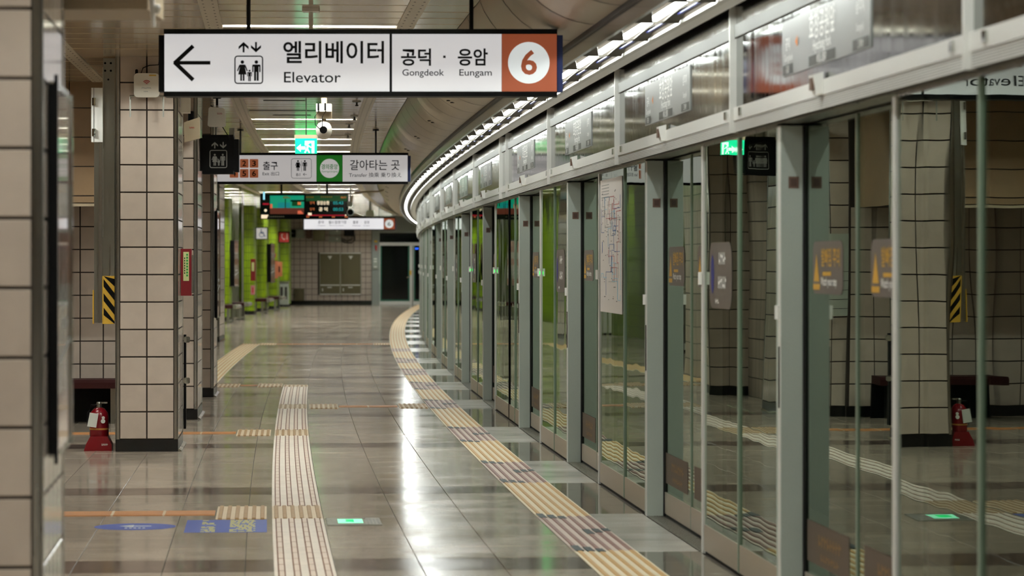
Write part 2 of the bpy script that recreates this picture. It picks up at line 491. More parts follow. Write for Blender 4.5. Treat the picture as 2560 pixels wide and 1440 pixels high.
def text_mb(items, mp, lift=0.0):
    """items: (text, p, q, size, bold, width)"""
    m = MB()
    for it in items:
        tx, p, q, size = it[:4]; bold = it[4] if len(it) > 4 else 0; wd = it[5] if len(it) > 5 else None
        m.add(text(tx, size, bold, 'CENTER', wd), lambda x, y, z, p=p, q=q: mp(p + x, q + y))
    return m

def letters(parent, items, mp, mat, name='lettering'):
    for it in items: part(name, text_mb([it], mp), mat, parent)

def ring_strip(outer, inner, mp):
    m = MB(); n = len(outer)
    for i in range(n):
        j = (i + 1) % n
        m.face([mp(*outer[i]), mp(*outer[j]), mp(*inner[j]), mp(*inner[i])])
    return m

def figure(kind, h, cx, cz):
    """toilet / lift pictogram person as flat polygons, feet at cz"""
    u = h; P = []
    P.append(circ(.085 * u, cx, cz + .9 * u, 12))
    if kind == 'man':
        P.append([(cx - .17 * u, cz + .78 * u), (cx - .2 * u, cz + .74 * u), (cx - .2 * u, cz + .42 * u), (cx - .14 * u, cz + .42 * u), (cx - .14 * u, cz + .68 * u), (cx - .11 * u, cz + .68 * u), (cx - .11 * u, cz), (cx - .015 * u, cz), (cx - .015 * u, cz + .42 * u), (cx + .015 * u, cz + .42 * u), (cx + .015 * u, cz), (cx + .11 * u, cz), (cx + .11 * u, cz + .68 * u), (cx + .14 * u, cz + .68 * u), (cx + .14 * u, cz + .42 * u), (cx + .2 * u, cz + .42 * u), (cx + .2 * u, cz + .74 * u), (cx + .17 * u, cz + .78 * u)])
    else:
        P.append([(cx - .12 * u, cz + .78 * u), (cx - .16 * u, cz + .74 * u), (cx - .26 * u, cz + .48 * u), (cx - .21 * u, cz + .46 * u), (cx - .12 * u, cz + .66 * u), (cx - .2 * u, cz + .3 * u), (cx - .1 * u, cz + .3 * u), (cx - .1 * u, cz), (cx - .02 * u, cz), (cx - .02 * u, cz + .3 * u), (cx + .02 * u, cz + .3 * u), (cx + .02 * u, cz), (cx + .1 * u, cz), (cx + .1 * u, cz + .3 * u), (cx + .2 * u, cz + .3 * u), (cx + .12 * u, cz + .66 * u), (cx + .21 * u, cz + .46 * u), (cx + .26 * u, cz + .48 * u), (cx + .16 * u, cz + .74 * u), (cx + .12 * u, cz + .78 * u)])
    return P

def thick_line(a, b, w):
    dx, dz = b[0] - a[0], b[1] - a[1]; l = math.hypot(dx, dz); nx, nz = -dz / l * w / 2, dx / l * w / 2
    return [(a[0] + nx, a[1] + nz), (a[0] - nx, a[1] - nz), (b[0] - nx, b[1] - nz), (b[0] + nx, b[1] + nz)]

def arrow_head(cx, cz, h, up=True, w=None):
    """slim arrow with a swept head"""
    k = 1 if up else -1; w = w or h * .42
    return [[(cx - h * .09, cz - k * h / 2), (cx + h * .09, cz - k * h / 2), (cx + h * .09, cz + k * h * .35), (cx - h * .09, cz + k * h * .35)],
            [(cx, cz + k * h / 2), (cx - w, cz + k * h * .06), (cx - w, cz - k * h * .2), (cx, cz + k * h * .2), (cx + w, cz - k * h * .2), (cx + w, cz + k * h * .06)]]

def scribble(cx, cz, w, h, rng, n=6):
    """print too small to read: little upright strokes"""
    P = []
    for i in range(n):
        x = cx - w / 2 + w * (i + .5) / n
        a = w / n * .38
        P.append([(x - a, cz - h / 2), (x - a * .3, cz - h / 2), (x - a * .3, cz + h / 2), (x - a, cz + h / 2)])
        zz = cz + h * rng.uniform(-.3, .3)
        P.append([(x - a * .3, zz - h * .12), (x + a, zz - h * .12), (x + a, zz + h * .12), (x - a * .3, zz + h * .12)])
    return P

ORD = ['first', 'second', 'third', 'fourth', 'fifth', 'sixth', 'seventh', 'eighth', 'ninth', 'tenth', 'eleventh', 'twelfth', 'thirteenth', 'fourteenth', 'fifteenth', 'sixteenth', 'seventeenth', 'eighteenth', 'nineteenth', 'twentieth'] + ['twenty-' + x for x in ('first', 'second', 'third', 'fourth', 'fifth', 'sixth', 'seventh', 'eighth', 'ninth')] + ['thirtieth'] + ['thirty-' + x for x in ('first', 'second', 'third', 'fourth', 'fifth', 'sixth', 'seventh', 'eighth', 'ninth')]
CEIL = 3.13
S0, S1 = -24.0, 106.0
T_L, T_PSD = -4.6, 2.39
# ------------------------------------------------------------------ setting: floor
def at_box(name, mesh, parent, s, t, z, tilt=0.0):
    x, y = W(s, t)
    o = D.objects.new(name, mesh); link(o, parent)
    o.location = (x, y, z); o.rotation_euler = (random.uniform(-tilt, tilt), random.uniform(-tilt, tilt), -s / RAD)
    return o

floor = struct('floor', sweep(rect(T_L, 2.62, -.12, -.006), S0, S1, closed=True), 'floor_joint')
ROW, BAND0 = 4.86 / 8, 14.88
tb = [-4.6, -4.18, -3.76, -3.34, -2.92, -2.5, -2.08, -1.66, -1.22, -.80, -.36, .04, .48, .905, 1.31, 1.735, 2.06]
mesh_cache = {}
def slab_mesh(w, l, mat, d=.006):
    k = ('slab', round(w, 3), round(l, 3), mat)
    if k not in mesh_cache: mesh_cache[k] = MB().slab(w - .0035, l - .0035, d, .0012, 'z+').mesh('floor_tile', mat)
    return mesh_cache[k]
DOORS = [(5.9, 8.15), (10.7, 13.0), (15.36, 17.57), (20.22, 22.35), (24.83, 27.06), (30.51, 32.52), (35.18, 37.34), (39.68, 41.91), (44.59, 46.69), (50.2, 52.34),
         (54.9, 57.1), (59.6, 61.8), (64.3, 66.5), (70.0, 72.2), (74.7, 76.9), (79.4, 81.6), (84.1, 86.3), (89.8, 92.0), (94.5, 96.7), (99.2, 101.4)]
rest = {'floor': MB(), 'floor_band': MB(), 'floor_psd': MB(), 'floor_light': MB()}
def put_slab(s, t, w, l, mat, near):
    if near:
        at_box('tile', slab_mesh(w, l, mat), floor, s, t, -.006, .0008)
    else:
        x, y = W(s, t); a = s / RAD; ca, sa = math.cos(a), math.sin(a); dz = random.uniform(-.0004, .0004)
        rest[mat].add(MB().slab(w - .004, l - .004, .006, .0012, 'z+'), lambda p, q, r: (x + p * ca + q * sa, y - p * sa + q * ca, r - .006 + dz))
r = -20
while BAND0 + ROW * (r - .5) < S1 - ROW:
    s = BAND0 + ROW * r; band = (r % 8 == 0)
    if s - ROW / 2 > S0:
        for a, b in zip(tb, tb[1:]):
            near = 13.2 < s < 36.0 and a > -1.3 and a < 1.7
            put_slab(s, (a + b) / 2, b - a, ROW, 'floor_band' if band else 'floor', near)
    r += 1
edges = [(S0, None)]
for a, b in DOORS: edges += [(a + .06, 'd'), (b + .2, None)]
edges.append((S1, None))
for (sa, ka), (sb, _) in zip(edges, edges[1:]):
    n = max(1, round((sb - sa) / .62)); l = (sb - sa) / n
    for i in range(n):
        s = sa + l * (i + .5)
        put_slab(s, (2.06 + 2.385) / 2, .325, l, 'floor_light' if ka == 'd' else 'floor_psd', 13.2 < s < 36.0)
for k, m in rest.items():
    o = part('floor_slabs', m, k, floor, kind='stuff')

# tactile paving: lies on the floor
def tac_mesh(kind):
    k = ('tac', kind)
    if k not in mesh_cache:
        b = MB().slab(.297, .297, .004, .001, 'z+')
        g = MB(); rd = MB()
        if kind == 'cream':
            for i in range(4):
                x = -.1125 + .075 * i
                g.box(x - .0185, x + .0185, -.1485, .1485, .004, .0046)
                rd.add(MB().slab(.0245, .264, .008, .002, 'z+'), lambda p, q, z, x=x: (x + p, q, z))
        else:
            n = 6
            w = .325 if kind in ('yellow', 'mauve') else .297
            if kind in ('yellow', 'mauve'): b = MB().slab(.325, .299, .004, .001, 'z+')
            for i in range(n):
                x = -w / 2 + w * (i + .5) / n
                rd.add(MB().slab(.024, .299, .009, .003, 'z+'), lambda p, q, z, x=x: (x + p, q, z))
        bm = {'cream': 'tac_cream', 'tan': 'tac_base', 'yellow': 'tac_yellow_base', 'mauve': 'tac_mauve_base'}[kind]
        rm = {'cream': 'tac_ridge', 'tan': 'tac_tan', 'yellow': 'tac_yellow', 'mauve': 'tac_mauve'}[kind]
        mesh_cache[k] = (b.mesh('tactile_tile', bm), rd.mesh('ridges', rm), g.mesh('grooves', 'tac_dirt') if g.v else None)
    return mesh_cache[k]
def tac(parent, kind, s, t, z=0.0):
    b, rd, g = tac_mesh(kind)
    px, py = W(s, t); rx, ry = parent['sx'], parent['sy']
    o = D.objects.new('tactile_tile', b); link(o, parent)
    o.location = (px - rx, py - ry, z); o.rotation_euler = (0, 0, -s / RAD)
    link(D.objects.new('ridges', rd), o)
    if g: link(D.objects.new('grooves', g), o)
    return o
def flat_root(name, label, cat, s, t, group=None):
    o = thing(name, label, cat, s, t, 0, group, rot=0); o['sx'], o['sy'] = o.location.x, o.location.y
    return o
GROUPT = 'tactile paving lines'
main = flat_root('tactile_strip', 'cream tactile paving line running down the platform middle, ladder-like bars', 'tactile paving', 12.0, .33, GROUPT)
XR = [(17.56, 18.46), (26.0, 26.9), (30.8, 31.7), (36.2, 37.1)]
s = 12.0
while s < 36.9:
    kind = 'tan' if any(a - .01 < s - .15 + .15 < b for a, b in XR) else 'cream'
    tac(main, kind, s, .33); s += .3
def cross_block(label, s0, t0, group='brown tactile crossing blocks'):
    o = flat_root('tactile_block', label, 'tactile block', s0, t0, group)
    for i in range(3): tac(o, 'tan', s0 - .3 + .3 * i, t0)
cross_block('brown-ridged tactile block between orange guide tiles and cream line, nearest one', 18.01, 0.0)
cross_block('brown-ridged tactile block left of cream line, second crossing row', 26.45, 0.0)
cross_block('brown-ridged tactile block right of cream line, third crossing row', 31.25, .65)
cross_block('pale brown-ridged tactile block touching ochre line at platform doors, third crossing row', 31.25, 1.58)
cross_block('brown-ridged tactile block left of cream line end, fourth crossing row', 36.65, 0.02)
cross_block('brown-ridged tactile block beside the white column base, fourth crossing row', 36.65, -.5)
cross_block('ridged tactile block at far end of left tactile line', 55.1, -.5)
cross_block('ridged tactile block joining the ochre line on far crossing row', 55.1, 1.58)
def guide(label, s0, t0, t1):
    o = flat_root('guide_tiles', label, 'guide tiles', s0, t0, 'orange guide tile rows')
    n = max(1, round((t1 - t0) / .305)); w = (t1 - t0) / n
    k = ('guide', round(w, 3))
    if k not in mesh_cache:
        mesh_cache[k] = (MB().slab(w - .006, .3, .004, .0015, 'z+').mesh('tile', 'orange_tile'), MB().box(-.008, .008, -.15, .15, 0, .0035).mesh('joint_strip', 'tac_base'))
    for i in range(n):
        t = t0 + w * (i + .5); x, y = W(s0, t)
        q = D.objects.new('tile', mesh_cache[k][0]); link(q, o); q.location = (x - o['sx'], y - o['sy'], 0); q.rotation_euler = (0, 0, -s0 / RAD)
        if i:
            x, y = W(s0, t0 + w * i)
            q = D.objects.new('joint_strip', mesh_cache[k][1]); link(q, o); q.location = (x - o['sx'], y - o['sy'], .0006); q.rotation_euler = (0, 0, -s0 / RAD)
guide('row of orange guide tiles running left from nearest tactile block', 18.01, -2.6, -.155)
guide('row of orange guide tiles behind the red extinguisher and wide column', 26.45, -2.6, -.155)
guide('short row of orange guide tiles between two tactile blocks, right of cream line', 31.25, .805, 1.42)
guide('stub of orange guide tile at end of cream line', 36.65, -.345, -.135)
guide('thin orange guide tile row across platform on far crossing', 55.1, -.345, 1.42)
left = flat_root('tactile_strip', 'tan tactile paving line emerging from behind the columns further back', 'tactile paving', 37.3, -.815, GROUPT)
s = 37.35
while s < 55.3:
    tac(left, 'yellow', s, -.815); s += .3
edge = flat_root('tactile_strip', 'ochre and cream tactile line curving along the platform screen doors', 'tactile paving', 10, 1.9, GROUPT)
def in_door(s, m=.06): return any(a + m < s < b + m for a, b in DOORS)
s = 12.6; far_b, far_r = MB(), MB()
marks = MB()
while s < S1 - .3:
    kind = 'mauve' if in_door(s, .1) else 'yellow'
    if s < 52: tac(edge, kind, s, 1.8975)
    else:
        x, y = W(s, 1.8975); a = s / RAD; ca, sa = math.cos(a), math.sin(a)
        mp = lambda p, q, z: (x + p * ca + q * sa - edge['sx'], y - p * sa + q * ca - edge['sy'], z)
        far_b.add(MB().slab(.325, .299, .004, .001, 'z+'), mp)
        for i in range(6): far_r.add(MB().box(-.1625 + .0542 * i + .015, -.1625 + .0542 * i + .039, -.15, .15, .004, .009), mp)
    s += .3
part('far_tiles', far_b, 'tac_yellow_base', edge, kind='stuff'); part('far_ridges', far_r, 'tac_yellow', edge, kind='stuff')
for a, b in DOORS[1:9]:
    for s, i0 in ((a + .2, 0), ((a + b) / 2 + .05, 3), (b + .0, 0)):
        for i in range(3):
            x, y = W(s - .06 * i if i0 == 0 else s + .05 * i, 1.735 + .0542 * (i0 + i) + .027)
            marks.add(MB().box(-.02, .02, -.14 + .03 * i, .14 - .03 * i, .0085, .0098), lambda p, q, z: (x + p - edge['sx'], y + q - edge['sy'], z))
part('arrow_marks', marks, 'tac_mark', edge, 'dark arrow marks at the door positions', kind='stuff')

# stickers and light in the floor
def floor_mp(s, t, z=0.0):
    return None
st = thing('floor_sticker', 'blue rectangular floor sticker with yellow print beside the cream line', 'sticker', 17.12, -.08, 0)
part('backing', MB().slab(.46, .8, .0012, .0004, 'z+'), 'sticker_blue', st)
rg = random.Random(3); m = MB()
for (x0, x1) in ((-.14, -.06), (.02, .165)):
    for i in range(13):
        q = -.36 + .06 * i; x = x0
        while x < x1 - .01:
            w = rg.uniform(.012, .045)
            if rg.random() < .78: m.box(x, min(x1, x + w), q - .018, q + .02, .0012, .0016)
            x += w + .008
part('lettering', m, 'sticker_yellow', st)
st = thing('floor_sticker', 'blue oval floor sticker with a white arrow pointing left', 'sticker', 17.12, -.595, 0)
part('backing', MB().prism([(.23 * math.cos(a * PI / 20), .21 * math.sin(a * PI / 20)) for a in range(40)], 0, .0012, 'z'), 'sticker_blue', st)
m = MB()
m.box(-.02, .09, .01, .045, .0012, .0016); m.prism([(-.09, .03), (-.01, .1), (-.01, -.04)], .0012, .0016, 'z')
for i in range(5): m.box(-.055 + .025 * i, -.04 + .025 * i, -.12, -.075, .0012, .0016)
part('arrow_print', m, 'tag_white', st)
st = thing('floor_exit_light', 'floor-level exit guide light with glowing green panel beside cream line', 'guide light', 17.33, .65, 0)
part('plate', MB().slab(.315, .46, .005, .002, 'z+'), 'steel_dark', st)
part('lit_panel', MB().slab(.145, .26, .007, .001, 'z+'), 'floor_green', st, loc=(-.02, 0, 0))
m = MB(); m.box(-.045, .0, -.06, .09, .007, .0078); m.prism([(-.05, -.02), (.0, .07), (.0, -.09)], .007, .0078, 'z')
part('lit_arrow', m, 'floor_green2', st)
m = MB()
for i in range(4): m.box(.075 + .02 * i, .085 + .02 * i, -.15, .15, .005, .0056)
part('print', m, 'print_grey', st)

# ------------------------------------------------------------------ setting: ceiling
ceil = struct('ceiling', sweep([(T_L, CEIL + .15), (1.62, CEIL + .15), (1.62, 3.75), (6.2, 3.75), (6.2, 3.85), (T_L, 3.85)], S0, S1, 2.4, closed=True), 'ceiling_back')
cb = [(-4.6, -3.02), (-3.0, -1.45), (-1.35, -.27), (-.17, 1.05), (1.15, 1.47)]
PITCH = .5
LIT = [-21, -18.4, -15.8, -13.2, -10.6, -8, -5.4, -2.8, -.2, 2.4, 5.0, 8.0, 11.0, 13.4, 15.8, 20.66, 23.2, 25.7, 28.1, 34.3, 36.9, 39.5, 41.8, 44.2, 46.6, 49, 51.4, 53.8, 56.2, 59.5, 62.9, 66.5, 69.5, 72.7, 75.5, 78.4, 81.3, 84.5, 88, 91.5, 95, 99, 101.5, 103.8]  # strips at the far end of the row are added to brighten the far wall
LL = [-9, -5.4, -1.8, 1.8, 5.5, 9, 12.5, 16, 20.5, 23.0, 25.5]
snap = lambda q: S0 + PITCH * (math.floor((q - S0) / PITCH) + .5)
FAR_A, FAR_B = [59.5, 62.9, 66.5, 69.5, 72.7, 75.5, 78.4, 81.3, 84.5, 88, 91.5, 95, 99], [69.5, 72.7, 75.5, 78.4, 81.3, 84.5, 88, 91.5, 95, 99]
DARK = ((30.2, .04, .46), (32.0, -.14, .66), (33.4, .1, .52))
SLOTS = {}                                          # (column, row) -> (t0, t1): openings left in the ceiling for recessed strips
for q in LIT: SLOTS[(3, round(snap(q), 2))] = (-.16, 1.04)
for q, t0, t1 in DARK: SLOTS[(3, round(snap(q), 2))] = (t0, t1)
for q in LL + FAR_A: SLOTS[(1, round(snap(q), 2))] = (-2.83, -1.63)
for q in FAR_B: SLOTS[(2, round(snap(q), 2))] = (-1.33, -.29)
SLW = .2
rest_c = MB()
def panel_mesh(w):
    k = ('cp', round(w, 3))
    if k not in mesh_cache:
        h = PITCH - .03; m = MB(); a = w / 2 - .002; b = h / 2
        m.ring_loft([[(-a, -b, .01), (a, -b, .01), (a, b, .01), (-a, b, .01)], [(-a, -b, .003), (a, -b, .003), (a, b, .003), (-a, b, .003)], [(-a, -b + .006, 0), (a, -b + .006, 0), (a, b - .006, 0), (-a, b - .006, 0)]])
        mesh_cache[k] = m.mesh('ceiling_panel', 'ceiling')
    return mesh_cache[k]
n = int((S1 - S0) / PITCH)
for i in range(n):
    s = S0 + PITCH * (i + .5)
    for j, (a, b) in enumerate(cb):
        hole = SLOTS.get((j, round(s, 2)))
        if hole:
            e = PITCH / 2 - .015
            for t0, t1, y0, y1 in ((a, b, -e, -SLW / 2), (a, b, SLW / 2, e), (a, hole[0], -SLW / 2 + .001, SLW / 2 - .001), (hole[1], b, -SLW / 2 + .001, SLW / 2 - .001)):
                if t1 - t0 < .02: continue
                x, y = W(s, (a + b) / 2); o = part('ceiling_panel', MB().box(t0 - (a + b) / 2 + .002, t1 - (a + b) / 2 - .002, y0, y1, 0, .008), 'ceiling', ceil)
                o.location = (x, y, CEIL); o.rotation_euler = (0, 0, -s / RAD)
        elif 17.4 < s < 54.5 and j >= 1:
            at_box('ceiling_panel', panel_mesh(b - a), ceil, s, (a + b) / 2, CEIL + random.uniform(-.0015, .0015), .0022)
        else:
            x, y = W(s, (a + b) / 2); an = s / RAD; ca, sa = math.cos(an), math.sin(an); w = (b - a) / 2 - .002; h = PITCH / 2 - .015; dz = random.uniform(-.0015, .0015)
            rest_c.add(MB().box(-w, w, -h, h, 0, .01), lambda p, q, r: (x + p * ca + q * sa, y - p * sa + q * ca, CEIL + r + dz))
part('ceiling_panels', rest_c, 'ceiling', ceil, kind='stuff')
for i, (a, b) in enumerate(((-1.46, -1.34), (-.28, -.16), (1.04, 1.16))):
    o = struct('trim_%d' % (i + 1), sweep(rect(a, b, CEIL - .006, CEIL + .006), S0, S1, 1.0, closed=True), 'perforated')
    m = MB(); s = 17.0
    while s < 60:
        for t in (a + .03, b - .03):
            x, y = W(s, t); m.box(x - .006, x + .006, y - .012, y + .012, CEIL - .0075, CEIL - .005)
        s += .24
    part('screw_holes', m, 'screw_hole', o, kind='stuff')

# walls that close the hall
struct('wall_left', sweep([(T_L, -.1), (T_L, 3.85), (T_L - .2, 3.85), (T_L - .2, -.1)], S0, S1, 2.4, closed=True), 'tile_brown')
struct('wall_tunnel', sweep([(6.2, -1.4), (6.2, 3.8), (6.4, 3.8), (6.4, -1.4)], S0, S1, 2.4, closed=True), 'tunnel')
struct('floor_track', sweep([(2.62, -1.3), (6.2, -1.3), (6.2, -1.4), (2.62, -1.4)], S0, S1, 2.4, closed=True), 'tunnel')
struct('trim_4', sweep(rect(2.60, 2.66, -1.3, -.007), S0, S1, 2.4, closed=True), 'tunnel')
x, y = W(S0, 0)
o = struct('wall_back', MB().box(T_L - .2, 6.4, -.2, 0, -1.4, 3.85), 'tile_brown'); o.location = (x, y, 0); o.rotation_euler = (0, 0, -S0 / RAD)

# ------------------------------------------------------------------ round duct and the light trough above the screen doors
duct = thing('ceiling_duct', 'rounded beige metal duct casing curving along the ceiling edge', 'duct', 10, 1.5, 0, rot=0)
org = tuple(duct.location)
def arc(rr, a0=19, a1=92, n=9):
    return [(1.95 - rr * math.cos(math.radians(a0 + (a1 - a0) * i / n)), 3.3 - rr * math.sin(math.radians(a0 + (a1 - a0) * i / n))) for i in range(n + 1)]
s = S0
while s < S1 - .2:
    e = min(S1, s + 1.22)
    part('cladding_panel', sweep(arc(.5), s + .004, e - .004, .62, origin=org), 'duct', duct, smooth=60)
    part('seam_band', sweep(arc(.503, 20, 90), s - .014, s + .014, .03, origin=org), 'duct_seam', duct, smooth=60)
    s += 1.22
part('shadow_gap_strip', sweep([(1.935, 2.812), (1.935, 2.775), (1.96, 2.775), (1.96, 2.812)], S0, S1, 1.2, closed=True, origin=org), 'dark_metal', duct)  # dark strip drawn in place of the shadow gap below the duct
m = MB()
for i in range(14):
    s = 18.2 + 3.66 * i; x, y = W(s, 0)
    for k in range(2):
        t = 1.7 - .03 * k; z = 3.3 - math.sqrt(.502 ** 2 - (1.95 - t) ** 2)
        x, y = W(s + .04 * k, t); m.box(x - .02 - org[0], x + .02 - org[0], y - .006 - org[1], y + .006 - org[1], z - .006, z + .003)
part('vent_slots', m, 'dark_metal', duct, kind='stuff')

tr = thing('light_trough', 'continuous curved fluorescent light trough with white baffles above screen doors', 'light fitting', 10, 2.07, 0, rot=0)
org = tuple(tr.location)
part('side_panel', sweep([(1.95, 2.775), (1.944, 2.69), (1.966, 2.69), (1.972, 2.775)], S0, S1, 1.2, closed=True, origin=org), 'trough_side', tr)
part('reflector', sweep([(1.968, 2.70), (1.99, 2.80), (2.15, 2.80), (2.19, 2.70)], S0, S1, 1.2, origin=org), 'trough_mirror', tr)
part('rail', sweep(rect(2.19, 2.225, 2.685, 2.70), S0, S1, 1.2, closed=True, origin=org), 'alu', tr)
part('ledge', sweep(rect(2.23, 2.302, 2.688, 2.70), S0, S1, 1.2, closed=True, origin=org), 'white', tr)
part('shadow_channel', sweep([(2.302, 2.70), (2.302, 2.80), (2.40, 2.80), (2.40, 2.71)], S0, S1, 1.2, origin=org), 'dark_metal', tr)
part('roof_sheet', sweep(rect(1.96, 2.7, 2.802, 2.815), S0, S1, 1.2, closed=True, origin=org), 'dark_metal', tr)
tubeM = MB().tube([(0, -.575, 0), (0, .575, 0)], .0165, 10).mesh('tube', 'tube', 60)
capM = MB().tube([(0, -.014, 0), (0, .014, 0)], .017, 8).mesh('tube_cap', 'white')
stripM = MB().box(-.008, .008, -.44, .44, 0, .006).mesh('mirror_strip', 'print_navy')
bm = MB()
for sg in (-1, 1):
    rings = []
    for k, f in enumerate((0, .25, .5, .75, 1)):
        y = -.40 * f; w = .085 * (1 - f) ** .6
        rings.append([(sg * .108, y, -.012 + .07 * f), (sg * (.108 - w * .5), y, -.010 + .05 * (1 - (1 - f) ** 2)), (sg * (.108 - w), y, -.012 + .06 * f), (sg * (.108 - w), y, -.008 + .062 * f), (sg * .108, y, -.006 + .074 * f)])
    bm.ring_loft(rings)
bm.box(-.11, .11, -.003, .003, -.014, -.004)
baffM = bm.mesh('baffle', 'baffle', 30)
boltM = MB().lathe([(.006, -.004), (.006, 0)], n=6).mesh('bolt', 'black')
nt = 0; s = 9.35 - 1.2 * 24
while s < S1 - 1:
    x, y = W(s, 2.077)
    for nm, me, dt, ds, z in (('tube', tubeM, 0, 0, 2.718), ('baffle', baffM, 0, .6, 2.70), ('mirror_strip', stripM, .085, 0, 2.716)):
        xx, yy = W(s + ds, 2.077 + dt)
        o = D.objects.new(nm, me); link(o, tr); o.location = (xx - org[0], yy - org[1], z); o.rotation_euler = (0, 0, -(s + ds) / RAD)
    s += 1.2

# fluorescent strips set across the ceiling
def slot_mesh(L, mat):
    k = ('slot', round(L, 3), mat)
    if k not in mesh_cache:
        m = MB(); h = SLW / 2; l = L / 2; z0, z1 = .0, .11
        m.box(-l, l, -h, -h + .004, z0, z1).box(-l, l, h - .004, h, z0, z1).box(-l, -l + .004, -h, h, z0, z1).box(l - .004, l, -h, h, z0, z1).box(-l, l, -h, h, z1, z1 + .006)
        mesh_cache[k] = m.mesh('housing', mat)
    return mesh_cache[k]
def strip_light(label, s, t0, t1, lit=True):
    s = snap(s); L = t1 - t0
    o = thing('ceiling_light', label, 'ceiling light', s, (t0 + t1) / 2, CEIL + .002, 'ceiling light strips')
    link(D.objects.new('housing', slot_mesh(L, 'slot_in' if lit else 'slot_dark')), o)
    k = ('st', round(L, 3), lit)
    if k not in mesh_cache:
        l = L / 2 - .05
        mesh_cache[k] = (MB().tube([(-l, 0, .062), (l, 0, .062)], .016, 8).mesh('lit_tube' if lit else 'dead_tube', 'slot_tube' if lit else 'dead_tube'),
                         MB().box(-.02, .02, -.03, .03, .03, .105).mesh('end_cap', 'white'))
    link(D.objects.new('lit_tube' if lit else 'dead_tube', mesh_cache[k][0]), o)
    for sg in (-1, 1):
        c = D.objects.new('end_cap', mesh_cache[k][1]); link(c, o); c.location = (sg * (L / 2 - .03), 0, 0)
for i, s in enumerate(LIT):
    if s < 8.5: lb = 'lit ceiling strip outside the picture, above or behind the camera, %s in its row' % ORD[i]
    elif s < 18.6: lb = 'lit ceiling strip overhead, outside the picture before the elevator sign, %s from the camera' % ORD[i - 12]
    elif s < 21: lb = 'lit ceiling strip seen just above the large hanging elevator sign'
    elif s < 30: lb = 'lit ceiling strip hidden behind the elevator sign, %s behind it' % ORD[i - 16]
    elif s < 46: lb = 'lit ceiling strip between elevator sign and transfer sign, %s from the camera' % ORD[i - 19]
    else: lb = 'lit ceiling strip beyond the transfer sign, %s further along the middle row' % ORD[i - 24]
    strip_light(lb, s, -.16, 1.04)
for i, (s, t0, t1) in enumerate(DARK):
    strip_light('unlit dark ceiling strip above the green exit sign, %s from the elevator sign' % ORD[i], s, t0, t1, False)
for i, s in enumerate(LL):
    strip_light(('lit ceiling strip left of the columns, outside the picture, %s in its row' if s < 23 else 'lit ceiling strip left of the wide column, %s in its row') % ORD[i], s, -2.83, -1.63)
i = 0
for s in FAR_A:
    strip_light('lit far ceiling strip over the green columns, %s going back' % ORD[i], s, -2.83, -1.63); i += 1
i = 0
for s in FAR_B:
    strip_light('lit far ceiling strip between two rows, %s going back' % ORD[i], s, -1.33, -.29); i += 1

